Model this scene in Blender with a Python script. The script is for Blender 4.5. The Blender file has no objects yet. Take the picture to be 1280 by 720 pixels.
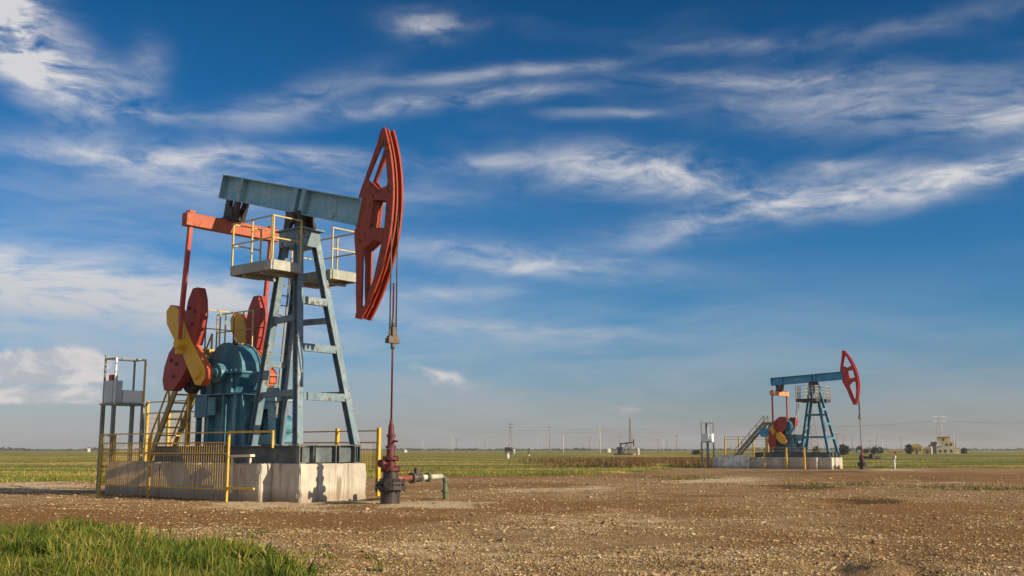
import bpy, bmesh, math, random
import numpy as np
from mathutils import Vector, Matrix, noise as mnoise
from mathutils.geometry import tessellate_polygon

random.seed(7)
rng = np.random.default_rng(11)
S = bpy.context.scene
COL = S.collection
R = math.radians
sin, cos, pi = math.sin, math.cos, math.pi

# ------------------------------------------------------------------ camera
F_PX, CAM_H, HOR = 1300.0, 1.3, 562.0
TH = math.atan((HOR - 360) / F_PX)
cd = bpy.data.cameras.new('camera')
cam = bpy.data.objects.new('camera', cd)
COL.objects.link(cam)
cd.sensor_width = 36.0
cd.lens = F_PX / 1280 * 36
cd.clip_start = 0.1
cd.clip_end = 30000
cam.location = (0, 0, CAM_H)
cam.rotation_euler = (pi / 2 + TH, 0, 0)
S.camera = cam
S.view_settings.view_transform = 'Standard'
S.view_settings.look = 'None'
S.view_settings.exposure = 0.5
S.view_settings.gamma = 1.0

ZFAR = -0.29
def base_h(y):                      # the pad falls gently away from the near well
    t = min(1, max(0, (y - 34) / 46)); t = t * t * (3 - 2 * t)
    return ZFAR * t
def at(px, d):                      # ground point on a bearing at distance d
    x = (px - 640) / F_PX * d / 1.0123
    return Vector((x, d, base_h(d)))
def dist(py, z=ZFAR):               # distance of ground seen at image row py
    v = (360 - py) / F_PX
    rz = sin(TH) + v * cos(TH); ry = cos(TH) - v * sin(TH)
    return (z - CAM_H) / rz * ry

# ------------------------------------------------------------------ sun
SUN_DIR = Vector((.890, -.455, 0)).normalized()
EL = R(20.5)
SUN = Vector((SUN_DIR.x * cos(EL), SUN_DIR.y * cos(EL), sin(EL)))
sl = bpy.data.lights.new('sun', 'SUN'); sl.energy = 5.0; sl.angle = R(.5); sl.color = (1, .83, .58)
so = bpy.data.objects.new('sun', sl); COL.objects.link(so)
so.rotation_euler = SUN.to_track_quat('Z', 'Y').to_euler()

# ------------------------------------------------------------------ node helpers
class NT:
    def __init__(s, tree): s.t = tree; s.n = tree.nodes; s.l = tree.links
    def new(s, typ, **k):
        n = s.n.new(typ)
        for a, b in k.items(): setattr(n, a, b)
        return n
    def put(s, sock, v):
        if hasattr(v, 'is_output'): s.l.new(v, sock)
        else: sock.default_value = v
    def m(s, op, a, b=0.0, c=0.0, clamp=False):
        n = s.new('ShaderNodeMath', operation=op, use_clamp=clamp)
        s.put(n.inputs[0], a); s.put(n.inputs[1], b); s.put(n.inputs[2], c)
        return n.outputs[0]
    def mix(s, f, a, b, mode='MIX'):
        n = s.new('ShaderNodeMix', data_type='RGBA', blend_type=mode)
        s.put(n.inputs[0], f)
        for i, v in ((6, a), (7, b)):
            s.put(n.inputs[i], v if hasattr(v, 'is_output') else (*v[:3], 1))
        return n.outputs[2]
    def noise(s, vec, scale, detail=4, rough=.55, dist_=0.0):
        n = s.new('ShaderNodeTexNoise'); s.put(n.inputs['Vector'], vec)
        n.inputs['Scale'].default_value = scale; n.inputs['Detail'].default_value = detail
        n.inputs['Roughness'].default_value = rough; n.inputs['Distortion'].default_value = dist_
        return n.outputs['Fac']
    def ss(s, v, lo, hi):
        n = s.new('ShaderNodeMapRange', interpolation_type='SMOOTHSTEP')
        s.put(n.inputs[0], v); n.inputs[1].default_value = lo; n.inputs[2].default_value = hi
        return n.outputs[0]
    def scale(s, vec, sc):
        n = s.new('ShaderNodeVectorMath', operation='MULTIPLY'); s.put(n.inputs[0], vec); n.inputs[1].default_value = sc
        return n.outputs[0]
    def ramp(s, f, stops):
        n = s.new('ShaderNodeValToRGB'); s.put(n.inputs[0], f)
        e = n.color_ramp.elements
        while len(e) < len(stops): e.new(.5)
        for i, (p, c) in enumerate(stops): e[i].position = p; e[i].color = (*c, 1)
        return n.outputs[0]
    def attr(s, name):
        n = s.new('ShaderNodeAttribute'); n.attribute_name = name
        return n.outputs['Fac']

def material(name):
    m = bpy.data.materials.new(name); m.use_nodes = True
    k = NT(m.node_tree)
    b = k.n['Principled BSDF']
    return m, k, b

def paint(name, base, rust=.35, rustcol=(.13, .05, .022), rough=.5, streak=.35, bump=.15, fade=None, spec=.4):
    """weathered paint on steel: uneven tone, chalky fading, rust blooms, dirt runs"""
    m, k, b = material(name)
    co = k.new('ShaderNodeTexCoord').outputs['Object']
    n1 = k.noise(co, 1.7, 6, .6)
    n2 = k.noise(co, 9, 8, .65)
    st = k.noise(k.scale(co, (9, 9, .7)), 1, 5, .6)
    fade = fade or tuple(min(1, c * 1.5 + .03) for c in base)
    dark = tuple(c * .55 for c in base)
    col = k.mix(k.ss(n1, .42, .68), base, fade)
    col = k.mix(k.m('MULTIPLY', k.ss(st, .5, .75), streak), col, dark)
    r = k.m('ADD', k.m('MULTIPLY', n2, .65), k.m('MULTIPLY', n1, .35))
    rm = k.ss(r, .66 - .22 * rust, .74 - .2 * rust)
    col = k.mix(k.m('MULTIPLY', rm, min(1, .5 + rust)), col, rustcol)
    bv = k.new('ShaderNodeBevel'); bv.samples = 4; bv.inputs['Radius'].default_value = .035
    dp = k.new('ShaderNodeVectorMath', operation='DOT_PRODUCT'); k.l.new(bv.outputs[0], dp.inputs[0]); k.l.new(k.new('ShaderNodeNewGeometry').outputs['Normal'], dp.inputs[1])
    edge_ = k.m('MULTIPLY', k.ss(dp.outputs['Value'], .97, .8), k.ss(k.m('ADD', n2, k.m('MULTIPLY', n1, .5)), .68, .86))
    col = k.mix(k.m('MULTIPLY', edge_, .75), col, tuple(c * 1.1 + .01 for c in rustcol))
    k.put(b.inputs['Base Color'], col)
    k.put(b.inputs['Roughness'], k.m('ADD', rough, k.m('MULTIPLY', rm, .3)))
    b.inputs['Specular IOR Level'].default_value = spec
    bp = k.new('ShaderNodeBump'); bp.inputs['Strength'].default_value = bump; bp.inputs['Distance'].default_value = .01
    k.put(bp.inputs['Height'], n2); k.l.new(bp.outputs[0], b.inputs['Normal'])
    return m

def plain(name, col, rough=.7, var=.3, scale=6):
    m, k, b = material(name)
    co = k.new('ShaderNodeTexCoord').outputs['Object']
    n = k.noise(co, scale, 5)
    k.put(b.inputs['Base Color'], k.mix(k.ss(n, .3, .7), tuple(c * (1 - var) for c in col), tuple(min(1, c * (1 + var)) for c in col)))
    b.inputs['Roughness'].default_value = rough
    return m

def concrete(name, base=(.46, .42, .36), white=0.0):
    m, k, b = material(name)
    co = k.new('ShaderNodeTexCoord').outputs['Object']
    n1 = k.noise(co, 1.3, 7, .62); n2 = k.noise(co, 14, 8, .7)
    st = k.noise(k.scale(co, (5, 5, .45)), 1, 6, .62)
    col = k.mix(k.ss(n1, .35, .7), tuple(c * .8 for c in base), tuple(min(1, c * 1.2) for c in base))
    col = k.mix(k.m('MULTIPLY', k.ss(st, .5, .72), .6), col, (.17, .13, .1))
    col = k.mix(k.m('MULTIPLY', k.ss(n2, .55, .72), .4), col, (.2, .17, .14))
    if white:
        w = k.m('MULTIPLY', k.ss(k.noise(co, 2.2, 7, .68), .4, .52), white)
        col = k.mix(w, col, (.62, .66, .66))
    sep = k.new('ShaderNodeSeparateXYZ'); k.put(sep.inputs[0], co)
    jt = k.new('ShaderNodeTexNoise'); k.put(jt.inputs['Vector'], k.scale(co, (2.2, 2.2, .12))); jt.inputs['Scale'].default_value = 1; jt.inputs['Detail'].default_value = 2
    line = k.ss(k.m('ABSOLUTE', k.m('SUBTRACT', jt.outputs['Fac'], .5)), .012, .002)
    col = k.mix(k.m('MULTIPLY', line, k.m('MULTIPLY', k.ss(n1, .42, .58), .7)), col, (.1, .075, .055))
    run = k.m('MULTIPLY', k.ss(k.noise(k.scale(co, (7, 7, .25)), 1, 4, .6), .58, .75), .65)
    col = k.mix(run, col, (.085, .062, .045))
    low = k.m('MULTIPLY', k.ss(k.m('ADD', sep.outputs[2], k.m('MULTIPLY', n1, -.5)), .12, -.2), .6)
    col = k.mix(low, col, (.2, .14, .09))
    k.put(b.inputs['Base Color'], col); b.inputs['Roughness'].default_value = .9
    bp = k.new('ShaderNodeBump'); bp.inputs['Strength'].default_value = .5; bp.inputs['Distance'].default_value = .02
    k.put(bp.inputs['Height'], k.m('ADD', n2, k.m('MULTIPLY', n1, 2)))
    k.l.new(bp.outputs[0], b.inputs['Normal'])
    return m

M = {}
M['beam'] = paint('blue_grey_paint', (.19, .38, .48), .42, streak=.5, fade=(.29, .47, .54))
M['leg'] = paint('leg_paint', (.12, .19, .245), .62, fade=(.22, .3, .34), streak=.7, rustcol=(.12, .07, .045))
M['teal'] = paint('gear_teal_paint', (.04, .14, .215), .4, fade=(.11, .27, .34), streak=.7, rustcol=(.035, .03, .03), rough=.38)
M['skid'] = paint('skid_dark_paint', (.065, .085, .095), .45, fade=(.15, .18, .18), streak=.6)
M['head'] = paint('head_red_paint', (.29, .034, .012), .62, fade=(.31, .052, .017), rustcol=(.11, .034, .018), streak=.7)
M['weight'] = paint('weight_red_paint', (.27, .035, .026), .22, fade=(.35, .05, .035), rustcol=(.12, .035, .025))
M['orange'] = paint('bar_orange_paint', (.34, .065, .024), .6, fade=(.40, .11, .045), rustcol=(.17, .05, .03))
M['pit'] = paint('rod_red_paint', (.36, .05, .04), .35, fade=(.42, .11, .08))
M['yellow'] = paint('yellow_paint', (.58, .34, .025), .52, fade=(.66, .46, .08), rustcol=(.2, .075, .02))
M['crank'] = paint('crank_yellow_paint', (.62, .36, .02), .22, fade=(.66, .42, .05), rustcol=(.3, .07, .02))
M['edge'] = paint('edge_red_paint', (.52, .085, .03), .2, fade=(.55, .15, .04), rustcol=(.45, .22, .03))
M['headrust'] = paint('rusty_red_pipe', (.2, .05, .03), .7, fade=(.32, .12, .09))
M['rail'] = paint('rail_yellow_paint', (.5, .38, .1), .3, fade=(.55, .46, .2))
M['plat'] = paint('platform_grey_paint', (.26, .28, .25), .35, fade=(.38, .39, .34))
M['dark'] = paint('dark_iron', (.04, .036, .036), .3, rough=.55, fade=(.075, .06, .055))
M['wellred'] = paint('well_red_iron', (.085, .014, .016), .5, fade=(.14, .03, .028), rustcol=(.045, .014, .013), rough=.45)
M['wellblk'] = paint('well_black_iron', (.028, .025, .026), .3, fade=(.06, .05, .05), rustcol=(.1, .04, .03), rough=.42)
M['pipewhite'] = paint('wrapped_pipe', (.5, .49, .43), .55, fade=(.6, .58, .5), rustcol=(.06, .05, .045), streak=.7)
M['pipegreen'] = paint('green_pipe', (.09, .12, .07), .6, fade=(.3, .32, .23), rustcol=(.07, .05, .035))
M['white'] = paint('white_cabinet_paint', (.66, .69, .7), .1, fade=(.76, .78, .78), rough=.4)
M['cabinet'] = paint('grey_blue_cabinet_paint', (.46, .5, .54), .15, fade=(.56, .6, .62))
M['post'] = paint('grey_post_paint', (.17, .19, .17), .35, fade=(.28, .29, .25))
M['olive'] = paint('olive_yellow_paint', (.25, .2, .06), .4, fade=(.34, .28, .1))
M['wire'] = paint('rusty_yellow_wire', (.55, .33, .05), .5, fade=(.6, .4, .08), rustcol=(.35, .15, .03))
M['rope'] = plain('steel_rope', (.05, .045, .045), .5)
M['steel'] = plain('worn_steel', (.1, .075, .06), .5)
M['concrete'] = concrete('weathered_concrete')
M['whitewash'] = concrete('whitewashed_concrete', white=1.0)
M['plank'] = plain('pale_plank', (.66, .6, .46), .8, .15)
# second unit: fresher blue and crimson paint
M['beamB'] = paint('bright_blue_paint', (.04, .26, .46), .25, fade=(.1, .36, .52))
M['legB'] = paint('leg_blue_paint', (.05, .16, .25), .25, fade=(.1, .24, .32))
M['headB'] = paint('crimson_paint', (.38, .018, .022), .25, fade=(.45, .04, .04))
M['orangeB'] = paint('pale_orange_paint', (.6, .22, .09), .25, fade=(.65, .33, .16))
M['meshB'] = paint('grey_panel_paint', (.36, .36, .33), .3)

# ------------------------------------------------------------------ mesh builder
class MB:
    def __init__(s): s.v = []; s.f = []; s.sm = []
    def add(s, vs, fs, smooth=False):
        o = len(s.v); s.v += [tuple(v) for v in vs]
        s.f += [tuple(i + o for i in f) for f in fs]; s.sm += [smooth] * len(fs); return s
    def box(s, c, d, rot=None):
        c = Vector(c); h = Vector(d) / 2
        vs = [Vector((sx * h.x, sy * h.y, sz * h.z)) for sx in (-1, 1) for sy in (-1, 1) for sz in (-1, 1)]
        if rot is not None: vs = [rot @ v for v in vs]
        return s.add([v + c for v in vs], [(0, 1, 3, 2), (4, 6, 7, 5), (0, 4, 5, 1), (2, 3, 7, 6), (0, 2, 6, 4), (1, 5, 7, 3)])
    def bb(s, x0, x1, y0, y1, z0, z1): return s.box(((x0 + x1) / 2, (y0 + y1) / 2, (z0 + z1) / 2), (abs(x1 - x0), abs(y1 - y0), abs(z1 - z0)))
    def prof(s, p0, p1, poly, up=(0, 0, 1)):
        p0, p1 = Vector(p0), Vector(p1); d = (p1 - p0).normalized()
        up = Vector(up); a = d.cross(up)
        if a.length < 1e-4: a = d.cross(Vector((1, 0, 0)))
        a.normalize(); b = a.cross(d)
        n = len(poly)
        vs = [p + a * q[0] + b * q[1] for p in (p0, p1) for q in poly]
        fs = [(i, (i + 1) % n, n + (i + 1) % n, n + i) for i in range(n)]
        tri = tessellate_polygon([[Vector((q[0], q[1], 0)) for q in poly]])
        for t in tri: fs.append(tuple(t)); fs.append(tuple(n + i for i in t))
        return s.add(vs, fs)
    def bar(s, p0, p1, w, h=None, up=(0, 0, 1)):
        h = h or w
        return s.prof(p0, p1, [(-w / 2, -h / 2), (w / 2, -h / 2), (w / 2, h / 2), (-w / 2, h / 2)], up)
    def ibeam(s, p0, p1, w, h, t=.02, tw=.016, up=(0, 0, 1)):
        W, H, q = w / 2, h / 2, tw / 2
        return s.prof(p0, p1, [(-W, -H), (W, -H), (W, -H + t), (q, -H + t), (q, H - t), (W, H - t), (W, H), (-W, H), (-W, H - t), (-q, H - t), (-q, -H + t), (-W, -H + t)], up)
    def tube(s, p0, p1, r, n=8, r2=None, caps=True):
        p0, p1 = Vector(p0), Vector(p1); d = (p1 - p0).normalized()
        a = d.orthogonal().normalized(); b = d.cross(a); r2 = r if r2 is None else r2
        vs = []
        for p, rr in ((p0, r), (p1, r2)):
            vs += [p + (a * cos(2 * pi * i / n) + b * sin(2 * pi * i / n)) * rr for i in range(n)]
        s.add(vs, [(i, (i + 1) % n, n + (i + 1) % n, n + i) for i in range(n)], True)
        if caps: s.add(vs, [tuple(range(n))[::-1], tuple(range(n, 2 * n))])
        return s
    def path(s, pts, r, n=8):
        for a, b in zip(pts, pts[1:]): s.tube(a, b, r, n)
        return s
    def lathe(s, prof, c, axis='Z', n=20):
        c = Vector(c); vs = []; k = len(prof)
        for i in range(n):
            t = 2 * pi * i / n
            for (r, h) in prof:
                q = (r * cos(t), r * sin(t), h)
                if axis == 'Y': q = (q[0], q[2], q[1])
                elif axis == 'X': q = (q[2], q[0], q[1])
                vs.append(c + Vector(q))
        fs = [(i * k + j, ((i + 1) % n) * k + j, ((i + 1) % n) * k + j + 1, i * k + j + 1) for i in range(n) for j in range(k - 1)]
        s.add(vs, fs, False)
        s.add(vs, [tuple(i * k for i in range(n))[::-1], tuple(i * k + k - 1 for i in range(n))])
        return s
    def plate(s, outer, holes, y0, y1, fn=None):
        """polygon in XZ (with holes) given thickness along Y"""
        loops = [outer] + list(holes)
        flat = [p for l in loops for p in l]; n = len(flat)
        tri = tessellate_polygon([[Vector((p[0], p[1], 0)) for p in l] for l in loops])
        vs = [Vector((p[0], y0, p[1])) for p in flat] + [Vector((p[0], y1, p[1])) for p in flat]
        fs = [tuple(t) for t in tri] + [tuple(n + i for i in t)[::-1] for t in tri]
        o = 0
        for l in loops:
            k = len(l)
            fs += [(o + i, o + (i + 1) % k, n + o + (i + 1) % k, n + o + i) for i in range(k)]
            o += k
        if fn: vs = [fn(v) for v in vs]
        return s.add(vs, fs)
    def xf(s, fn): s.v = [tuple(fn(Vector(v))) for v in s.v]; return s
    def build(s, name, mat, parent=None, bevel=0, weld=True):
        me = bpy.data.meshes.new(name)
        me.from_pydata(s.v, [], s.f)
        me.polygons.foreach_set('use_smooth', s.sm)
        bm = bmesh.new(); bm.from_mesh(me)
        if weld: bmesh.ops.remove_doubles(bm, verts=bm.verts, dist=1e-5)
        bmesh.ops.recalc_face_normals(bm, faces=bm.faces)
        bm.to_mesh(me); bm.free()
        me.materials.append(M[mat] if isinstance(mat, str) else mat)
        o = bpy.data.objects.new(name, me); COL.objects.link(o)
        if parent: o.parent = parent
        if bevel:
            b = o.modifiers.new('bevel', 'BEVEL'); b.width = bevel; b.segments = 2; b.limit_method = 'ANGLE'; b.angle_limit = R(40)
        return o

def tag(o, label=None, cat=None, group=None, kind=None):
    if label: o['label'] = label
    if cat: o['category'] = cat
    if group: o['group'] = group
    if kind: o['kind'] = kind
    return o
def empty(name, loc, rz=0, **k):
    o = bpy.data.objects.new(name, None); COL.objects.link(o)
    o.location = loc; o.rotation_euler = (0, 0, rz); o.empty_display_size = .2
    return tag(o, **k)

# ------------------------------------------------------------------ pumping unit
PX, PZ = -.55, 7.5                   # saddle bearing
SX, SZ = -3.25, 3.42                 # slow shaft of the gearbox
def V(*a): return Vector(a)

def pumpjack(loc, rz, ang, crank_rot, gz, far, label, gxo=0.0):
    root = empty('pumpjack', loc, rz, label=label, cat='pumpjack', group='pumpjacks on the oil field')
    ca, sa = cos(ang), sin(ang)
    def B(v):                        # beam frame (u, y, w) -> root frame
        return V(PX + v.x * ca - v.z * sa, v.y, PZ + v.x * sa + v.z * ca)
    mbeam, mleg, mhead, mor = ('beamB', 'legB', 'headB', 'orangeB') if far else ('beam', 'leg', 'head', 'orange')
    Z0, Z1 = .953, 1.40
    # --- skid
    sk = MB()
    for y in (-.9, .9): sk.ibeam((-5.7, y, (Z0 + Z1) / 2), (1.05, y, (Z0 + Z1) / 2), .22, Z1 - Z0, .028, .02)
    sk.build('skid', 'skid', root)
    cb = MB()
    for x in (-5.55, -4.2, -2.2, -1.6): cb.ibeam((x, -.788, 1.17), (x, .788, 1.17), .16, .36)
    cb.build('skid_crossmember', 'skid', root)
    fb = MB(); fb.bb(.9, .93, -.788, .788, .98, 1.36); fb.bb(.8, 1.06, -1.012, 1.012, 1.403, 1.423)
    for y in (-1.0, -.55, -.5, .18, .3, .83, 1.0): fb.bb(.934, 1.055, y - .012, y + .012, .956, 1.4)
    fb.build('skid_front_plate', 'skid', root)
    # --- samson post
    sp = MB()
    sp.bb(-1.04, .08, -.42, .42, 7.19, 7.23)
    sp.bb(-.92, -.05, -.36, .36, 6.75, 7.188)
    post = sp.build('samson_post', mleg, root)
    sh = MB()
    for y in (-.17, .17):
        sh.plate([(-.95, 7.232), (-.02, 7.232), (-.25, 7.75), (-.85, 7.75)], [[(-.7, 7.3), (-.38, 7.3), (-.46, 7.42), (-.62, 7.42)]], y - .05, y + .05)
    sh.lathe([(.12, -.3), (.15, -.3), (.15, .3), (.12, .3)], (PX, 0, 7.56), 'Y', 16)
    sh.build('saddle_bearing', 'dark', root)
    Ff, Fr = (.9, .95), (-1.65, .45)
    feet = [(Ff[0], -Ff[1], -.2, -.27), (Ff[0], Ff[1], -.2, .27), (Fr[0], -Fr[1], -.76, -.24), (Fr[0], Fr[1], -.76, .24)]
    def legpt(i, z):
        fx, fy, tx, ty = feet[i]; t = (z - 1.42) / (7.1 - 1.42)
        return V(fx + (tx - fx) * t, fy + (ty - fy) * t, z)
    for i in range(4):
        l = MB(); l.ibeam(legpt(i, 1.425), legpt(i, 7.0), .185, .2, .022, .02, up=(1, 0, 0))
        l.bb(feet[i][0] - .18, feet[i][0] + .16, feet[i][1] - .16, feet[i][1] + .16, 1.403, 1.422)
        l.build('leg', mleg, post)
    for z in (2.66, 3.94, 5.22):
        a, b = legpt(0, z), legpt(1, z); q = MB(); q.prof(a + V(.03, .1, 0), b + V(.03, -.1, 0), [(-.06, -.1), (.07, -.1), (.07, .1), (-.06, .1)]); q.build('brace', mleg, post)
    for z in (4.75, 2.75):
        for i, j in ((0, 2), (1, 3)):
            a, b = legpt(i, z), legpt(j, z); q = MB(); q.bar(a + V(-.1, 0, 0), b + V(.1, 0, 0), .1, .16); q.build('brace', mleg, post)
    for z in (3.6,):
        a, b = legpt(2, z), legpt(3, z); q = MB(); q.bar(a + V(0, .1, 0), b + V(0, -.1, 0), .1, .16); q.build('brace', mleg, post)
    # --- walking beam
    wb = MB(); wb.ibeam((-3.74, 0, .565), (2.62, 0, .565), .40, .71, .03, .03); wb.xf(B)
    beam = wb.build('walking_beam', mbeam, root)
    for u, w in ((-2.78, .06), (-.16, .09), (.2, .09)):
        for s in (-1, 1):
            q = MB(); q.bb(u - w, u + w, s * .016, s * .192, .241, .889); q.xf(B); q.build('stiffener', mbeam, beam)
    q = MB(); q.bb(-3.765, -3.742, -.2, .2, .2, .93); q.xf(B); q.build('end_plate', mbeam, beam)
    q = MB(); q.bb(2.622, 2.66, -.22, .22, .17, .96); q.xf(B); q.build('end_plate', mbeam, beam)
    q = MB(); q.bb(-.35, .35, -.25, .25, .165, .207); q.bb(-.22, .22, -.2, .2, .07, .163); q.xf(B); q.build('saddle_plate', 'dark', beam)
    # --- horsehead
    CU, CW, RF = -.82, -.13, 4.76
    t0, t1 = math.asin((-2.09 - CW) / RF), math.asin((2.83 - CW) / RF)
    def arc(r, n=28, a0=t0, a1=t1): return [(CU + r * cos(a0 + (a1 - a0) * i / n), CW + r * sin(a0 + (a1 - a0) * i / n)) for i in range(n + 1)]
    front = arc(RF)
    back = [(2.79, 2.70), (2.775, 2.42), (2.50, 1.10), (2.48, .93), (2.67, .9), (2.67, .19), (2.58, .10), (2.66, -.16), (2.92, -.75), (3.12, -1.44), (3.29, -1.93), (3.29, -2.09)]
    outer = front + back
    h1 = [(2.94, 2.36), (3.12, 2.24), (3.46, 1.45), (3.45, 1.34), (3.09, 1.19), (2.68, 1.44)]
    h2 = [(3.06, .94), (3.56, .99), (3.68, .30), (3.16, .23)]
    h3 = [(3.05, -.36), (3.38, -.04), (3.7, -.08), (3.68, -1.0), (3.54, -1.72), (3.45, -1.8), (3.42, -1.72)]
    q = MB()
    for s in (-1, 1): q.plate(outer, [h1, h2, h3], s * .18, s * .12)
    head = q.xf(B).build('horsehead', mhead, root)
    q = MB(); q.plate([(2.665, .93), (2.49, 1.05), (2.66, 1.38), (3.06, 1.17), (3.4, 1.3), (3.52, 1.02), (3.04, .96), (3.14, .21), (3.62, .28), (3.62, -.03), (3.38, -.02), (3.03, -.33), (2.68, -.1), (2.665, .2)], [], -.119, .119)
    q.xf(B).build('head_box', mhead, head)
    r0 = RF - .13
    ai, ao = arc(r0 - .05), arc(r0)
    q = MB(); n = len(ai)
    vs = [V(p[0], y, p[1]) for y in (-.119, .119) for a in (ai, ao) for p in a]
    fs = []
    for i in range(n - 1):
        fs += [(i, i + 1, n + i + 1, n + i), (2 * n + i, 2 * n + i + 1, 3 * n + i + 1, 3 * n + i), (n + i, n + i + 1, 3 * n + i + 1, 3 * n + i), (i, i + 1, 2 * n + i + 1, 2 * n + i)]
    fs += [(0, n, 3 * n, 2 * n), (n - 1, 2 * n - 1, 4 * n - 1, 3 * n - 1)]
    q.add(vs, fs)
    ro, ri = arc(RF - .03), arc(r0 + .002)
    vs = [V(p[0], y, p[1]) for y in (-.022, .022) for a in (ri, ro) for p in a]
    q.add(vs, fs); q.xf(B).build('rope_track', mhead, head)
    # ropes leave the head where it faces straight down
    cx = PX + CU * ca - CW * sa; cz = PZ + CU * sa + CW * ca; rr = r0 + .02
    rx = cx + rr
    # --- tail bearing and equalizer
    tu, tw = -3.12, -.346
    tp = B(V(tu, 0, tw)); EX, EZ = tp.x, tp.z - .24
    q = MB()
    for y in (-.14, .14):
        q.prof(B(V(tu - .12, y, .208)), B(V(tu - .1, y, -.36)), [(-.06, -.1), (.06, -.1), (.06, .1), (-.06, .1)])
        q.prof(B(V(tu + .3, y, .208)), B(V(tu + .22, y, -.36)), [(-.06, -.1), (.06, -.1), (.06, .1), (-.06, .1)])
    q.lathe([(.2, -.24), (.2, .24)], B(V(tu + .06, 0, -.17)), 'Y', 14)
    q.bb(EX - .3, EX + .3, -.24, .24, EZ + .19, EZ + .3)
    q.build('equalizer_bearing', 'dark', root)
    q = MB(); q.bb(EX - .13, EX + .13, -1.6, 1.6, EZ - .19, EZ + .185)
    for s in (-1, 1): q.bb(EX - .1, EX + .1, s * 1.3, s * 1.5, EZ + .187, EZ + .27)
    eq = q.build('equalizer_bar', mor, root, bevel=.015)
    # --- cranks
    sz = SZ + gz
    def C(v):
        dx, dz = v.x - SX, v.z - SZ; c, s_ = cos(crank_rot), sin(crank_rot)
        return V(SX + gxo + dx * c - dz * s_, v.y, sz + dx * s_ + dz * c)
    ax, az_ = -.646, .763
    crank = [(-3.17 + ax * t + az_ * w, 3.36 + az_ * t - ax * w) for t, w in ((-.3, .14), (-.1, .31), (.3, .31), (1.0, .27), (1.7, .33), (2.3, .34), (2.62, .13), (2.62, -.14), (2.3, -.34), (1.7, -.33), (1.0, -.27), (.3, -.31), (-.1, -.31), (-.3, -.14))]
    if far: crank = [(-3.17 + ax * t + az_ * w, 3.36 + az_ * t - ax * w) for t, w in ((.62, .2), (.75, .3), (1.0, .29), (1.7, .33), (2.3, .34), (2.62, .13), (2.62, -.14), (2.3, -.34), (1.7, -.33), (1.0, -.29), (.75, -.3), (.62, -.2))]
    lobe_up = [(-3.97, 4.25), (-4.05, 4.7), (-4.05, 5.1), (-3.95, 5.5), (-3.74, 5.83), (-3.5, 5.84), (-3.36, 5.5), (-3.31, 5.05), (-3.4, 4.55), (-3.52, 4.2)]
    lobe_dn = [(-4.2, 4.4), (-4.5, 4.3), (-4.8, 4.05), (-5.0, 3.65), (-5.06, 3.25), (-4.95, 2.97), (-4.5, 2.95), (-4.15, 3.2), (-3.9, 3.5), (-3.72, 3.85)]
    pin0 = V(-3.95, 0, 4.25)
    for s in (-1, 1):
        q = MB(); q.plate(crank, [], s * .97, s * (1.12 if far else 1.22)); q.xf(C)
        cr = q.build('crank_arm', 'crank', root, bevel=.02)
        cr.data.materials.append(M['edge'])
        for pl in cr.data.polygons:
            if abs(pl.normal.y) < .5: pl.material_index = 1
        if not far: q = MB(); q.lathe([(.2, s * 1.223), (.18, s * 1.28), (.1, s * 1.29)], C(V(SX, 0, SZ)), 'Y', 16); q.build('shaft_hub', 'crank', cr)
        q = MB()
        q.lathe([(.17, s * 1.223), (.16, s * 1.30)], C(pin0), 'Y', 14); q.build('pin_hub', 'crank', cr)
        for lob in (lobe_up, lobe_dn):
            q = MB(); q.plate(lob, [], s * .89, s * (1.21 if far else 1.18)); q.xf(C)
            w_ = q.build('counterweight', 'weight', cr, bevel=.03)
            c0 = C(V(sum(p_[0] for p_ in lob) / len(lob), 0, sum(p_[1] for p_ in lob) / len(lob)))
            for dx_, dz_ in ((-.16, .22), (.14, .1), (0, -.25)):
                q = MB(); q.tube((c0.x + dx_, s * (1.212 if far else 1.182), c0.z + dz_), (c0.x + dx_, s * (1.25 if far else 1.22), c0.z + dz_), .05, 6); b_o = q.build('bolt', 'dark', w_)
                b_o.parent = cr
        p = C(pin0)
        q = MB(); a = V(EX, s * 1.4, EZ - .19); b = V(p.x, s * 1.4, p.z)
        q.prof(a, b + (b - a).normalized() * .18, [(-.055, -.055), (.055, -.055), (.055, .055), (-.055, .055)], up=(0, 1, 0))
        pa = q.build('pitman_arm', 'pit', root)
        q = MB(); q.lathe([(.14, s * 1.305), (.14, s * 1.48)], (p.x, 0, p.z), 'Y', 14); q.bar(b + V(0, 0, .55), b + V(0, 0, -.3), .12, .13, up=(0, 1, 0))
        q.build('wrist_pin_bearing', 'crank', pa)
    # --- gearbox
    gx, gz = SX + gxo * .2, gz * .25
    def G(v): return V(v.x, v.y, v.z + gz)
    dome = [(gx + .8 * cos(t), SZ + .05 + .8 * sin(t)) for t in [pi * i / 9 for i in range(10)]]
    q = MB(); q.plate(dome, [], -.34, .34)
    q.plate([(gx - 1.15, SZ + .05), (gx - 1.1, SZ + .42), (gx - .95, SZ + .5), (gx - .7, SZ + .5), (gx - .7, SZ + .05)], [], -.42, .42)
    for s in (-1, 1): q.lathe([(.3, s * .34), (.28, s * .62), (.15, s * .64), (.14, s * .93)], (gx, 0, SZ), 'Y', 18)
    gb = q.xf(G).build('gearbox', 'teal', root, bevel=.012)
    q = MB()
    for y in (-.31, .31):
        q.plate([(gx + .85 * cos(t), SZ + .05 + .85 * sin(t)) for t in [pi * i / 9 for i in range(10)]], [], y - .022, y + .022)
    q.xf(G).build('cover_rib', 'teal', gb)
    q = MB(); q.bb(gx - 1.25, gx + 1.0, -.52, .52, SZ - .01, SZ + .045)
    q.plate([(gx - 1.2, SZ - .012), (gx + .95, SZ - .012), (gx + .6, SZ - .55), (gx - .85, SZ - .55)], [], -.4, .4)
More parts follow.
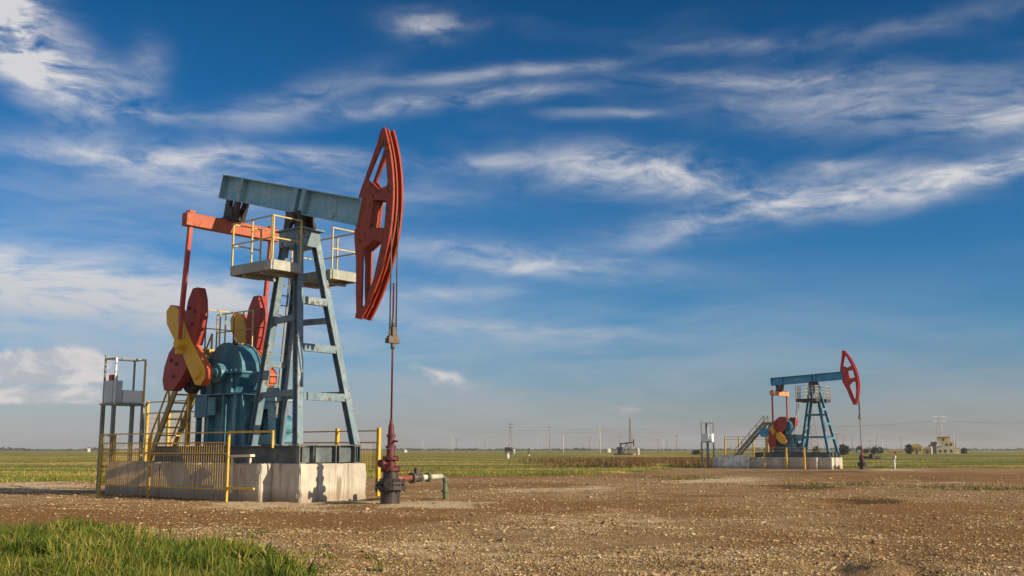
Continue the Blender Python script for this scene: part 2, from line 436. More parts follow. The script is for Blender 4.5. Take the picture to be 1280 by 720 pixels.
    for x in (-.9, -.4, .1, .55): q.plate([(gx + x, SZ - .012), (gx + x + .04, SZ - .012), (gx + x + .04, SZ - .55), (gx + x, SZ - .55)], [], -.5, .5)
    for i in range(11):
        for s in (-1, 1): q.tube((gx - 1.17 + .21 * i, s * .47, SZ + .04), (gx - 1.17 + .21 * i, s * .47, SZ + .1), .026, 6)
    q.xf(G).build('lower_case', 'teal', gb)
    q = MB(); q.bb(gx - .16, gx + .16, -.12, .12, SZ + .86, SZ + .9); q.tube((gx, 0, SZ + .9), (gx, 0, SZ + 1.02), .05, 8); q.xf(G).build('breather', 'dark', gb)
    q = MB(); q.bb(gx - .26, gx + .1, -.665, -.622, 2.25, 2.75); q.build('inspection_box', 'teal', gb)
    zt = SZ - .57 + gz
    q = MB(); q.bb(gx - 1.0, gx + 1.1, -.62, .62, zt - .04, zt)
    q.bb(gx - .75, gx + .7, -.42, .42, 1.403, zt - .042)
    for x in (-.9, -.35, .35, .95):
        for s in (-1, 1): q.plate([(gx + x, zt - .042), (gx + x + .05, zt - .042), (gx + x + .05, 1.403), (gx + x, 1.403)], [], s * .422, s * .6)
    q.plate([(gx + .702, zt - .042), (gx + 1.05, zt - .042), (gx + 1.3, 1.403), (gx + .702, 1.403)], [], -.5, -.44)
    q.plate([(gx + .702, zt - .042), (gx + 1.05, zt - .042), (gx + 1.3, 1.403), (gx + .702, 1.403)], [], .44, .5)
    q.bb(gx - .95, gx - .36, -.62, -.602, 2.2, zt - .05)
    q.build('gearbox_pedestal', 'teal', root)
    pr_ = .44 if far else .34
    q = MB(); q.lathe([(.15, -.78), (pr_ - .02, -.78), (pr_, -.74), (pr_, -.6), (pr_ - .02, -.56), (.15, -.56)], (gx - 1.05 + gxo * .3, 0, SZ - .2), 'Y', 24)
    q.tube((gx - 1.05 + gxo * .3, -.8, SZ - .2), (gx - 1.05 + gxo * .3, -.3, SZ - .2), .08, 10); q.bar((gx - 1.1, -.35, SZ - .2), (gx - 1.05 + gxo * .3, -.35, SZ - .2), .2)
    q.build('belt_pulley', 'beamB' if far else 'dark', root)
    # --- motor and belt guard
    mo = MB(); mo.lathe([(.2, -.2), (.29, -.17), (.29, .45), (.2, .48)], (-2.05, .55, 1.98), 'Y', 18); mo.bb(-2.35, -1.75, .4, 1.0, 1.5, 1.72)
    mt = mo.build('motor', 'teal', root)
    q = MB(); q.plate([(-2.6, 1.43), (-1.55, 1.43), (-1.65, 2.62), (-2.45, 2.62)], [[(-2.38, 1.72), (-1.8, 1.72), (-1.88, 2.42), (-2.3, 2.42)]], .18, .26)
    q.bb(-2.7, -1.45, .1, .95, 2.625, 2.9); q.bb(-2.5, -1.7, .2, .8, 2.905, 3.0); q.build('belt_guard', 'beam', mt)
    # --- work platforms on the post
    for s in (-1, 1):
        q = MB(); x0, x1, y0, y1 = -1.5, .26, .52, 1.46
        q.bb(x0, x1, s * y0, s * y1, 6.02, 6.06)
        for y in (y0, y1): q.bb(x0, x1, s * y - .03, s * y + .03, 5.9, 6.16)
        for x in (x0, x1): q.bb(x - .03, x + .03, s * (y0 + .032), s * (y1 - .032), 5.9, 6.16)
        for x in (-1.0, -.2): q.bar((x, s * .25, 5.86), (x, s * 1.42, 5.86), .08, .07)
        pf = q.build('work_platform', 'dark' if far else 'plat', root)
        mr = 'meshB' if far else 'rail'
        corners = [V(x0, s * y0, 0), V(x0, s * y1, 0), V(x1, s * y1, 0), V(x1, s * y0, 0)]
        for a, b in zip(corners, corners[1:]):
            q = MB()
            for z in (6.74, 7.32): q.bar(a + V(0, 0, z), b + V(0, 0, z), .032)
            nn = 3 if (b - a).length > 1.2 else 2
            for i in range(nn):
                p = a.lerp(b, i / (nn - 1) * .96 + .02); q.bar(p + V(0, 0, 6.165), p + V(0, 0, 7.3), .036)
            if far:
                for i in range(1, 6): p = a.lerp(b, i / 6); q.bar(p + V(0, 0, 6.2), p + V(0, 0, 7.3), .03)
                for z in (6.4, 7.05): q.bar(a + V(0, 0, z), b + V(0, 0, z), .025)
            q.build('railing', mr, pf)
    # --- ladder up the post
    q = MB(); a0, a1 = V(-3.0, 1.05, 1.42), V(-2.35, 1.0, 6.9)
    for s in (-1, 1): q.bar(a0 + V(0, s * .2, 0), a1 + V(0, s * .2, 0), .045)
    for i in range(1, 19):
        p = a0.lerp(a1, i / 19); q.bar(p - V(0, .2, 0), p + V(0, .2, 0), .028)
    q.build('ladder', 'post' if not far else 'meshB', root)
    # --- gearbox platform with rails, stairs
    zp = 4.18
    q = MB(); q.bb(-5.0, -4.1, -.45, .55, zp - .09, zp)
    for y in (-.35, .45): q.bar((-4.9, y, 1.42), (-4.9, y, zp - .09), .09)
    gp = q.build('gearbox_platform', 'yellow', root)
    for a, b in () if far else ((V(-4.98, .53, zp), V(-4.12, .53, zp)), (V(-4.12, .53, zp), V(-4.12, -.43, zp)), (V(-4.12, .53, zp), V(-3.2, .53, zp))):
        q = MB()
        for z in (.6, 1.15): q.bar(a + V(0, 0, z), b + V(0, 0, z), .03)
        for t in (0, .5, 1): p = a.lerp(b, t); q.bar(p + V(0, 0, .002), p + V(0, 0, 1.15), .034)
        q.build('railing', 'rail', gp)
    q = MB(); b0, b1 = V(-7.9 if far else -6.9, 0, 1.0), V(-5.0, 0, zp - .05)
    for s in (-.35, .35): q.bar(b0 + V(0, s, 0), b1 + V(0, s, 0), .06, .2)
    stc = q.build('staircase', 'post' if far else 'olive', root)
    q = MB()
    for i in range(1, 13):
        p = b0.lerp(b1, i / 13); q.bb(p.x - .12, p.x + .12, -.32, .32, p.z - .02, p.z + .02)
    q.build('tread', 'yellow', stc)
    for s in (-.38, .38):
        q = MB()
        q.bar(b0 + V(0, s, .62), b1 + V(0, s, .62), .04)
        for i in range(5): p = b0.lerp(b1, i / 4); q.bar(p + V(0, s, 0), p + V(0, s, .62), .045)
        q.build('handrail', 'olive' if far else 'yellow', stc)
    return root, rx, cz

def bridle(root, rx, topz, botz, zc, label):
    """rope pair, carrier bar and polished rod hanging from the horsehead"""
    o = empty('wire_bridle', root.matrix_basis @ V(rx, 0, zc), root.rotation_euler.z, label=label, cat='wire bridle', group='wire bridles under the horseheads')
    q = MB()
    for y in (-.105, .105): q.tube((0, y, .08), (0, y, topz - zc), .018, 6)
    q.build('wire_rope', 'rope', o)
    q = MB(); q.bb(-.07, .07, -.19, .19, -.06, .06); q.bb(-.05, .05, -.16, .16, .062, .12)
    for y in (-.105, .105): q.tube((0, y, .1), (0, y, .3), .035, 8, .02)
    q.build('carrier_bar', 'steel', o)
    q = MB(); q.bb(-.06, .06, -.06, .06, .122, .34); q.tube((0, 0, .34), (0, 0, .62), .05, 8, .03); q.build('rod_clamp', 'steel', o)
    q = MB(); q.tube((0, 0, -.2), (0, 0, -.062), .05, 8); q.build('rod_coupling', 'steel', o)
    q = MB(); q.tube((0, 0, botz - zc), (0, 0, 1.45), .024, 8); q.build('polished_rod', 'wellred', o)
    return o

def wellhead(loc, rz, label, far=False):
    o = empty('wellhead', loc, rz, label=label, cat='wellhead', group='wellheads in front of the pumpjacks')
    q = MB(); q.lathe([(.235, -.1), (.235, .3), (.26, .31), (.26, .34), (.385, .35), (.385, .44), (.31, .445), (.31, .47), (.37, .475), (.37, .54), (.25, .55), (.19, .62), (.19, .78)], (0, 0, 0), 'Z', 24)
    for i in range(12):
        t = 2 * pi * i / 12; q.tube((.335 * cos(t), .335 * sin(t), .3), (.335 * cos(t), .335 * sin(t), .6), .026, 6)
    for t in (2.6, 5.4): q.tube((.25 * cos(t), .25 * sin(t), .5), (.47 * cos(t), .47 * sin(t), .5), .1, 10)
    q.build('casing_head', 'wellblk', o)
    q = MB(); q.lathe([(.22, .79), (.24, .8), (.24, .87), (.15, .875), (.125, .93), (.125, 1.05), (.2, 1.06), (.2, 1.12), (.13, 1.125), (.105, 1.18), (.1, 1.32)], (0, 0, 0), 'Z', 20)
    for i in range(8):
        t = 2 * pi * i / 8; q.tube((.2 * cos(t), .2 * sin(t), .76), (.2 * cos(t), .2 * sin(t), .91), .022, 6); q.tube((.17 * cos(t), .17 * sin(t), 1.03), (.17 * cos(t), .17 * sin(t), 1.15), .02, 6)
    q.tube((0, -.14, .97), (0, -.3, .97), .06, 10); q.lathe([(.02, -.34), (.1, -.34), (.1, -.3), (.02, -.3)], (0, 0, .97), 'Y', 12)
    q.build('tubing_head', 'wellred', o)
    q = MB(); q.lathe([(.13, 1.325), (.13, 1.39), (.085, 1.4), (.085, 1.6), (.11, 1.61), (.11, 1.66), (.075, 1.67), (.07, 1.86), (.045, 1.92), (.04, 2.0), (.03, 2.02)], (0, 0, 0), 'Z', 16)
    q.tube((.1, 0, 1.5), (.24, 0, 1.5), .025, 6); q.build('stuffing_box', 'wellred', o)
    return o

def rough_block(x0, x1, y0, y1, z0, z1, mat, parent):
    q = MB(); q.bb(x0, x1, y0, y1, z0, z1); ob = q.build('concrete_block', mat, parent)
    bm = bmesh.new(); bm.from_mesh(ob.data)
    bmesh.ops.bevel(bm, geom=list(bm.edges), offset=.025, segments=2, affect='EDGES')
    for ax_ in range(3):
        lo, hi = ((x0, x1), (y0, y1), (z0, z1))[ax_]; n_ = max(1, int((hi - lo) / .13))
        for i in range(1, n_):
            co_ = Vector((0, 0, 0)); co_[ax_] = lo + (hi - lo) * i / n_; no_ = Vector((0, 0, 0)); no_[ax_] = 1
            bmesh.ops.bisect_plane(bm, geom=list(bm.verts) + list(bm.edges) + list(bm.faces), plane_co=co_, plane_no=no_)
    for v in bm.verts:
        p_ = v.co; e_ = sum(abs(a - b_) < .04 for a, b_ in ((abs(p_.y), y1), (p_.z, z1), (p_.x, x1)))
        d_ = Vector((mnoise.noise(p_ * 2.7), mnoise.noise(p_ * 2.7 + Vector((9, 0, 0))), mnoise.noise(p_ * 2.7 + Vector((0, 9, 0)))))
        chip = max(0, mnoise.noise(p_ * 6 + Vector((4, 4, 0))) - .15) * .13 if e_ >= 2 else 0
        f_ = .013 if (p_.z < z1 - .02 or e_ >= 2) else .004
        v.co += d_ * f_ - Vector((0, math.copysign(chip, p_.y), chip))
    bm.to_mesh(ob.data); bm.free()
    return ob
def foundation(loc, rz, label, far=False):
    o = empty('concrete_foundation', loc, rz, label=label, cat='concrete base', group='pumpjack foundations')
    for (x0, x1, y, z, m) in ((.084, 1.22, 1.1, .95, 'concrete'), (-.64, .08, 1.45, .945, 'concrete'), (-9.6 if far else -7.55, -.644, 1.38, .948, 'concrete')):
        ob = rough_block(x0, x1, -y, y, -.35, z, m, o)
    if far:
        q = MB(); q.bb(-8.9, -5.9, -1.62, -1.42, -.3, 1.12); q.build('whitewashed_slab', 'whitewash', o, bevel=.02)
    return o

def mesh_panel(q, a, b, z0, z1, step=.11, hs=.16, r=.0052):
    a, b = Vector(a), Vector(b); L = (b - a).length; n = max(2, int(L / step))
    for i in range(1, n):
        p = a.lerp(b, i / n); q.bar((p.x, p.y, z0), (p.x, p.y, z1), r * 1.4)
    m = max(2, int((z1 - z0) / hs))
    for i in range(1, m):
        z = z0 + (z1 - z0) * i / m; q.bar((a.x, a.y, z), (b.x, b.y, z), r * 1.4)

def fence(loc, rz, pts, posts, rails, mesh, label, h, mat='yellow', group='yellow wire fences around the pumpjacks', pw=.052, gate=None, zb=0.0, meshmat='wire'):
    o = empty('wire_fence', loc, rz, label=label, cat='fence', group=group)
    A, Bv = Vector(pts[0]), Vector(pts[1])
    for t in posts:
        p = A.lerp(Bv, t); q = MB(); q.bb(p.x - pw / 2, p.x + pw / 2, p.y - pw / 2, p.y + pw / 2, -.2 + zb, h); q.build('post', mat, o)
    for z in rails: q = MB(); q.bar((A.x, A.y, z), (Bv.x, Bv.y, z), .034); q.build('rail', mat, o)
    if mesh: q = MB(); mesh_panel(q, A, Bv, mesh[0], mesh[1], *(mesh[2:])); q.build('wire_mesh', meshmat, o)
    if gate:
        q = MB(); g0, g1 = Vector(gate[0]), Vector(gate[1])
        for z, f in ((.34, .62), (h - .02, 1)):
            q.bar((g0.x, g0.y, z), (g0.x + (g1.x - g0.x) * f, g0.y + (g1.y - g0.y) * f, z), .055)
            if f < 1: q.build('gate_bar', mat, o); q = MB()
        q.bar((g1.x, g1.y, h - .42), (g1.x, g1.y, h), .05)
        q.build('gate_bar', mat, o)
    return o

def cabinet(loc, rz, label, far=False):
    o = empty('control_cabinet', loc, rz, label=label, cat='electrical cabinet', group='electrical cabinets on tall legs')
    x0, x1, y0, y1 = -8.45, -7.82, -1.08, -.1
    if far: x0, x1 = -10.75, -10.1
    top = 4.1 if not far else 3.95; zb = 2.68 if not far else 2.25
    for i, (x, y) in enumerate(((x0, y0), (x1, y0), (x1, y1), (x0, y1))):
        q = MB(); q.bar((x, y, -.3), (x, y, zb), .1); q.build('leg', 'post', o)
        q = MB(); q.bar((x, y, zb + .03), (x, y, top + (.12 if i == 0 else 0)), .05); q.build('upright', 'post' if i in (0, 3) else ('white' if i == 1 else 'rail'), o)
    q = MB(); z = top - .02
    for a, b in (((x0, y0), (x1, y0)), ((x1, y0), (x1, y1)), ((x1, y1), (x0, y1)), ((x0, y1), (x0, y0))): q.bar((*a, z), (*b, z), .04)
    q.build('top_frame', 'post', o); q = MB(); q.bb(x0 - .08, x1 + .08, y0 - .08, y1 + .08, zb - .03, zb + .03); q.build('tray', 'post', o)
    if not far:
        q = MB(); q.bb(x0 + .06, x1 - .08, y0 - .04, y0 + .3, zb + .035, zb + .72); q.build('tall_box', 'cabinet', o, bevel=.012)
        q = MB(); q.bb(x0 + .1, x1 - .02, y0 + .32, y1 + .02, zb + .035, zb + .44); q.build('low_box', 'white', o, bevel=.03)
        q = MB(); q.bb(x0 + .2, x0 + .4, y0 + .02, y0 + .2, zb + .725, zb + .9); q.tube((x0 + .45, y0 + .1, zb + .72), (x0 + .45, y0 + .1, zb + .98), .03, 8); q.build('insulator', 'pit', o)
    else:
        q = MB(); q.bb(x0 + .0, x1 + .05, y0 - .05, y1 + .02, zb + .035, zb + .75); q.build('tall_box', 'white', o, bevel=.012)
        q = MB(); q.tube((x0 + .25, y0 + .4, zb + .75), (x0 + .25, y0 + .4, top - .04), .05, 8); q.build('insulator', 'dark', o)
    return o

# near unit -----------------------------------------------------------------
HEAD = R(-40)
O1 = V(-5.454, 27.681, 0)
E = lambda v: Matrix.Translation(O1) @ Matrix.Rotation(HEAD, 4, 'Z') @ Vector(v)
foundation(O1, HEAD, 'long stained grey concrete base under the large pumpjack')
near, rx, cz = pumpjack(O1, HEAD, R(-15.5), 0.0, 0.0, False, 'large blue grey pumpjack with red horsehead tilted down, standing at the left')
bpy.context.view_layer.update()
bridle(near, rx, cz, 1.95, 3.95, 'wire ropes and dark polished rod hanging from the large pumpjack horsehead')
wh = E((rx, 0, 0))
wellhead(wh, HEAD, 'black and dark red wellhead in front of the large pumpjack base')
fl = empty('flow_line', wh, HEAD, label='pale wrapped pipe with elbow running from the large wellhead', cat='pipe', group='flow lines beside the wellheads')
q = MB(); q.tube((0, .18, .6), (-.22, .95, .6), .09, 12, .07); q.build('red_spool', 'headrust', fl)
q = MB(); q.lathe([(.14, -.03), (.14, .03)], (-.22, .95, .6), 'Y', 14); q.lathe([(.09, .03), (.11, .1), (.11, .25), (.09, .33)], (-.22, .95, .6), 'Y', 12); q.bb(-.28, -.18, 1.07, 1.19, .69, .84); q.build('valve', 'dark', fl)
q = MB(); q.lathe([(.125, -.03), (.125, .03)], (-.41, 1.72, .6), 'Y', 14); q.build('flange', 'pipegreen', fl)
q = MB(); q.tube((-.22, .99, .6), (-.7, 2.5, .6), .07, 12); q.build('wrapped_pipe', 'pipewhite', fl)
q = MB(); q.path([(-.7, 2.5, .6), (-.735, 2.62, .59), (-.75, 2.69, .54), (-.755, 2.72, .45), (-.755, 2.72, -.2)], .06, 10); q.lathe([(.11, .18), (.11, .24)], (-.755, 2.72, 0), 'Z', 12); q.build('elbow_pipe', 'pipegreen', fl)
fence(O1, HEAD, ((-7.15, -1.76, 0), (-.86, -1.76, 0)), (0, .42, 1), (.3, 1.2, 1.48, 1.74), (.3, 1.48, .105, .16, .0045),
      'yellow wire mesh fence with open gate bars along the long side of the large base', 1.76, gate=((-.84, -1.76, 0), (.95, -1.76, 0)))
fence(O1, HEAD, ((-7.2, -1.74, 0), (-7.42, -1.2, 0)), (0, 1), (.35, .8, 1.2, 1.7), (.35, 1.65),
      'narrow yellow fence return closing the left end of the large base', 1.76)
fence(O1, HEAD, ((-6.8, 2.4, 0), (.25, 2.4, 0)), (0, .25, .5, .75, 1), (1.5, 1.82), (.75, 1.5),
      'yellow wire fence behind the large base ending in a thick post by the wellhead', 1.9, pw=.09)
fence(O1, HEAD, ((-9.9, 1.3, 0), (-5.6, 1.3, 0)), (0, .3, .55, 1), (1.2, 2.5, 2.86), (.95, 2.5),
      'tall yellow mesh fence beside the stairs behind the large base', 2.9, pw=.08)
cabinet(O1, HEAD, 'white electrical boxes on a tall legged frame at the rear of the large pumpjack')
q = MB(); q.bar((-1.17, -1.5, 1.13), (-.33, -1.4, 1.15), .16, .06); q.bar((-1.1, -1.46, .2), (-1.1, -1.46, 1.1), .05); q.bar((-.45, -1.38, .2), (-.45, -1.38, 1.11), .05)
q.xf(lambda v: v); st = q.build('plank_step', 'plank', None); st.location = O1; st.rotation_euler.z = HEAD
st.data.transform(Matrix.Identity(4)); tag(st, 'pale plank on short legs against the long side of the large base', 'plank')

# far unit ------------------------------------------------------------------
D2 = 85.2
HEAD2 = R(-40)
rot2 = Matrix.Rotation(HEAD2, 4, 'Z')
w2 = at(1077.5, D2)
O2 = w2 - rot2 @ V(3.33, 0, 0); O2.z = ZFAR
foundation(O2, HEAD2, 'distant pale concrete base with whitewashed slab under the small pumpjack', True)
farp, rx2, cz2 = pumpjack(O2, HEAD2, R(2.5), R(181), .7, True, 'small bright blue pumpjack with crimson horsehead far off at the right', -1.15)
KZ = .925
farp.scale.z = KZ; farp.location.z = ZFAR + .953 * (1 - KZ)
bpy.context.view_layer.update()
br2 = bridle(farp, rx2, cz2, 1.95, 4.4, 'thin ropes and rod hanging from the distant pumpjack horsehead')
br2.scale.z = KZ
E2 = lambda v: Matrix.Translation(O2) @ rot2 @ Vector(v)
wh2 = E2((rx2, 0, 0))
wellhead(wh2, HEAD2, 'small dark wellhead in front of the distant pumpjack', True)
f2 = empty('flow_line', wh2, HEAD2, label='dark pipe with pale riser beside the distant wellhead', cat='pipe', group='flow lines beside the wellheads')
q = MB(); q.tube((0, .25, .95), (.9, 1.6, .95), .1, 8); q.bb(.35, .6, .7, 1.0, .9, 1.25); q.build('wrapped_pipe', 'wellblk', f2)
q = MB(); q.tube((1.5, 3.0, -.2), (1.5, 3.0, .86), .1, 8); q.bb(1.35, 1.65, 2.9, 3.1, .85, 1.1); q.build('riser_pipe', 'pipewhite', f2)
fence(O2, HEAD2, ((-6.5, -1.76, 0), (.1, -1.76, 0)), (.32, .62, .86), (1.5, 1.74), None, 'yellow rail fence along the distant pumpjack base', 1.76, pw=.12)
fence(O2, HEAD2, ((-9.9, 1.6, 0), (-2.9, 1.6, 0)), (0, .2, .4, .6, .8, 1), (1.2, 2.5, 2.72), (.95, 2.5), 'rusty mesh fence behind the distant pumpjack stairs', 2.75, pw=.09)
cabinet(O2, HEAD2, 'white electrical box on thin tall legs left of the distant pumpjack', True)

exec_env = None
# ------------------------------------------------------------------ ground
def to_px(x, y, z):
    d = (x, y, z - CAM_H)
    dep = y * cos(TH) + d[2] * sin(TH); up = -y * sin(TH) + d[2] * cos(TH)
    return 640 + F_PX * x / dep, 360 - F_PX * up / dep

# near edge of the meadow, from left to right (metres)
EDGE = [(-200, 60), (-60, 46), (-22, 43.5), (-14.5, 45), (-8, 53), (-6.4, 58), (0, 61), (6, 66), (11, 79), (16, 96), (21, 98), (28, 92), (45, 88), (70, 88), (200, 92)]
def edge(x):
    for (a, b), (c, d) in zip(EDGE, EDGE[1:]):
        if a <= x <= c: return b + (d - b) * (x - a) / (c - a)
    return 60
def edge_np(x): return np.interp(x, [e[0] for e in EDGE], [e[1] for e in EDGE])
def patch_edge_np(x):               # foreground turf: far limit for each x
    return np.interp(x, [-30, -8.9, -7.4, -5.9, -4.6, -3.5, -2.75, -2.3, -1.6, -1.2], [21, 17.6, 16.4, 15.0, 13.8, 12.6, 11.5, 10.4, 9.0, 6])

def nz(x, y, s, o=0.0): return mnoise.noise(Vector((x * s + o, y * s - o, o * .37)))
def fbm(x, y, s, o=0.0): return nz(x, y, s, o) + .5 * nz(x, y, s * 2.1, o + 3) + .25 * nz(x, y, s * 4.3, o + 7)

def height(x, y):
    h = base_h(y)
    k = max(0, 1 - max(0, y - 30) / 60)
    h += k * (.05 * fbm(x, y, .3) + .035 * nz(x, y, 1.1, 5) + .018 * nz(x, y, 2.9, 15))
    # wheel rut with a raised lip at the lower right
    if 8 < y < 16 and x > 1:
        cxr = 4.0 + .18 * (y - 10.7) + .06 * nz(x, y, 1.5, 3)
        d = x - cxr; env = math.exp(-((y - 11.2) / 1.3) ** 2)
        h += env * (.17 * math.exp(-((d + .2) / .22) ** 2) - .17 * math.exp(-((d - .17) / .16) ** 2))
    if 6 < y < 48 and x > 1.0:
        xc = 2.0 + 5.2 * math.sqrt(max(0, y - 7)) * .62 + .25 * nz(x, y, .4, 81)
        for o_ in (-.9, .9): h -= .045 * math.exp(-((x - xc - o_) / .24) ** 2) - .02 * math.exp(-((x - xc - o_ - .42) / .2) ** 2)
    # shallow hollow further back
    u, v = (x - 8.6) / .95, (y - 25.9) / .7
    h += -.28 * math.exp(-(u * u + v * v) ** 2) + .08 * math.exp(-((x - 9.5) / 1.3) ** 2 - ((y - 24.7) / .5) ** 2)
    return h

def el(px, py, cx_, cy_, rx_, ry_): return math.exp(-(((px - cx_) / rx_) ** 2 + ((py - cy_) / ry_) ** 2))

def masks(x, y, px, py):
    """how much brown soil, pale crushed stone, green growth, damp and painted shade lies at a place"""
    n = fbm(x, y, .5, 2) * .5; w = px + 30 * fbm(x, y, .3, 61); q = py + (py - 560) * .10 * fbm(x, y, .45, 63)
    so_ = max(1.2 * el(w, q, 640, 633, 250, 8), 1.4 * el(w, q, 60, 646, 300, 13), 1.2 * el(w, q, 400, 648, 150, 11), 1.2 * el(w, q, 560, 593, 230, 4),
              1.1 * el(w, q, 1000, 609, 85, 3.5), el(w, q, 870, 620, 70, 3), .9 * el(w, q, 1180, 596, 200, 5), .7 * el(w, q, 640, 607, 150, 4),
              .75 * el(w, q, 1000, 672, 160, 14), 1.2 * el(w, q, 1075, 628, 55, 4), .85 * el(w, q, 1200, 672, 170, 34), .6 * el(w, q, 860, 640, 120, 7), .8 * el(w, q, 1150, 640, 90, 5), .55 * el(w, q, 480, 700, 60, 10))  # the ellipse in the hollow also darkens it for shade
    so_ = so_ * (1 + n) + .35 * max(0, fbm(x, y, .16, 9))
    pa = max(1.6 * el(w, q, 480, 631, 140, 4), 1.4 * el(w, q, 330, 626, 65, 5), 1.2 * el(w, q, 40, 609, 110, 7), .95 * el(w, q, 900, 601, 80, 5), .8 * el(px, py, 1120, 587.5, 60, 1.6),
             .55 * el(w, q, 620, 690, 330, 20), .7 * el(w, q, 760, 650, 140, 9), .7 * el(w, q, 330, 690, 60, 22), .6 * el(w, q, 720, 590.5, 70, 2), .6 * el(px, py, 1080, 705, 22, 12), .7 * el(w, q, 700, 613, 160, 4), .7 * el(w, q, 1180, 604, 60, 2.5))  # includes the sunlit side of the rut lip, painted pale
    pa = pa * (1 + n)
    gr = max(el(w, q, 1210, 612, 100, 5) + .7 * el(w, q, 1040, 606, 90, 2.5), .8 * el(w, q, 840, 597, 90, 2.5), .7 * el(w, q, 300, 668, 60, 10)) * (1.1 + 1.5 * n)
    cy_ = 9 + (x - 1.5) ** 2 * .11 if x > 1.5 else 1e9
    if 6 < y < 48 and x > 1.0:
        xc = 2.0 + 5.2 * math.sqrt(max(0, y - 7)) * .62 + .25 * nz(x, y, .4, 81)
        for o_ in (-.9, .9):
            so_ = max(so_, .85 * math.exp(-((x - xc - o_) / .3) ** 2) * (1 + 1.2 * nz(x, y, .7, 83)))
    if abs(x + 1.9) < 3 and abs(y - 24.6) < 3: so_ = max(so_, 1.3 * math.exp(-((x + 1.6) / .9) ** 2 - ((y - 25.0) / .55) ** 2))
    dm_ = max(1.1 * el(w, q, 1075, 628, 46, 3.2), .9 * el(w, q, 1000, 608, 60, 2), .7 * el(w, q, 870, 620, 50, 2), .55 * el(w, q, 790, 575, 60, 3), .8 * el(w, q, 1000, 590, 120, 1.6), .5 * el(w, q, 1170, 598, 60, 2),  # damp stains, plus shade of the hollow painted dark
              .8 * el(px, py, 525, 624.5, 45, 2.2), .75 * el(px, py, 430, 630, 60, 2.2), .9 * el(px, py, 210, 621.5, 110, 2.2), .6 * el(px, py, 1112, 704, 12, 14)) * (1 + 1.2 * n)  # last ellipse paints the shaded side of the rut trench
    return so_, pa, gr, dm_

N1, N2 = 380, 620
xs = np.sinh(np.linspace(-7.2, 7.2, N1)) * 6.5
ys = 13 + np.sinh(np.linspace(-3.6, 7.6, N2)) * 8.0
gv, att = [], {'soil': [], 'pale': [], 'green': [], 'meadow': [], 'damp_shade': []}
for yy in ys:
    for xx in xs:
        x, y = float(xx), float(yy)
        h = height(x, y) if 4 < y < 130 and abs(x) < 90 else base_h(y)
        gv.append((x, y, h))
        so_, pa, gr, me, da = 0, 0, 0, 0, 0
        if y > 5:
            px, py = to_px(x, y, base_h(y))
            if -200 < px < 1480 and y < 140:
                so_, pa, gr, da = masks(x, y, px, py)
            me = 1 / (1 + math.exp(-(y - edge(x) - 2.5 * fbm(x, y, .25, 4) - 3.5 * fbm(x, y, .09, 44)) / 1.2)) if abs(y - edge(x)) < 20 else float(y > edge(x))
            pe = float(patch_edge_np(x)) if x < -1 else 0
            if y < 25 and x < -1: me = max(me, 1 / (1 + math.exp((y - pe - .8 * fbm(x, y, .8, 6)) / .25)))
        for kx, vv in zip(('soil', 'pale', 'green', 'meadow', 'damp_shade'), (so_, pa, gr, me, da)): att[kx].append(min(1, max(0, vv)))
gf = [(j * N1 + i, j * N1 + i + 1, (j + 1) * N1 + i + 1, (j + 1) * N1 + i) for j in range(N2 - 1) for i in range(N1 - 1)]
me = bpy.data.meshes.new('ground'); me.from_pydata(gv, [], gf)
me.polygons.foreach_set('use_smooth', [True] * len(gf))
for kx in att:
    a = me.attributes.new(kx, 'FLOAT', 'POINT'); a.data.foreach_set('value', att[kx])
gm, k, b = material('dirt_and_meadow')
co = k.new('ShaderNodeTexCoord').outputs['Object']
n_big = k.noise(co, .35, 6, .6); n_mid = k.noise(co, 2.3, 7, .65); n_fine = k.noise(co, 17, 8, .72); n_grit = k.noise(co, 60, 6, .7)
vor = k.new('ShaderNodeTexVoronoi'); k.put(vor.inputs['Vector'], co); vor.inputs['Scale'].default_value = 24; vor.inputs['Randomness'].default_value = 1
vor2 = k.new('ShaderNodeTexVoronoi'); k.put(vor2.inputs['Vector'], k.scale(co, (1, .7, 1))); vor2.inputs['Scale'].default_value = 9
col = k.mix(k.ss(n_mid, .3, .7), (.25, .15, .068), (.41, .28, .145))
col = k.mix(k.m('MULTIPLY', k.ss(n_big, .4, .65), .5), col, (.25, .138, .055))
peb = k.ss(k.m('ADD', vor.outputs['Distance'], k.m('MULTIPLY', n_fine, .5)), .62, .38)
col = k.mix(k.m('MULTIPLY', peb, .6), col, (.56, .425, .26))
col = k.mix(k.m('MULTIPLY', k.ss(n_fine, .48, .66), .62), col, (.13, .072, .034))
soil = k.ss(k.m('ADD', k.attr('soil'), k.m('MULTIPLY', k.m('SUBTRACT', n_mid, .5), 1.0)), .2, .6)
scol = k.mix(k.ss(n_fine, .35, .65), (.12, .06, .021), (.34, .185, .068))
col = k.mix(k.m('MULTIPLY', soil, .92), col, scol)
pale = k.ss(k.m('ADD', k.attr('pale'), k.m('MULTIPLY', k.m('SUBTRACT', n_mid, .5), 1.2)), .3, .85)
pcol = k.mix(k.ss(n_fine, .35, .65), (.5, .37, .22), (.72, .6, .42))
col = k.mix(k.m('MULTIPLY', pale, .85), col, pcol)
dam_shade = k.ss(k.m('ADD', k.attr('damp_shade'), k.m('MULTIPLY', k.m('SUBTRACT', n_mid, .5), .9)), .25, .7)  # stains together with hollow and rut shade put into the colour
col = k.mix(k.m('MULTIPLY', dam_shade, .85), col, k.mix(n_fine, (.035, .021, .011), (.13, .075, .032)))
grn = k.ss(k.m('ADD', k.attr('green'), k.m('MULTIPLY', k.m('SUBTRACT', n_mid, .5), 1.5)), .4, .8)
col = k.mix(k.m('MULTIPLY', grn, .8), col, k.mix(n_fine, (.05, .052, .012), (.15, .13, .03)))
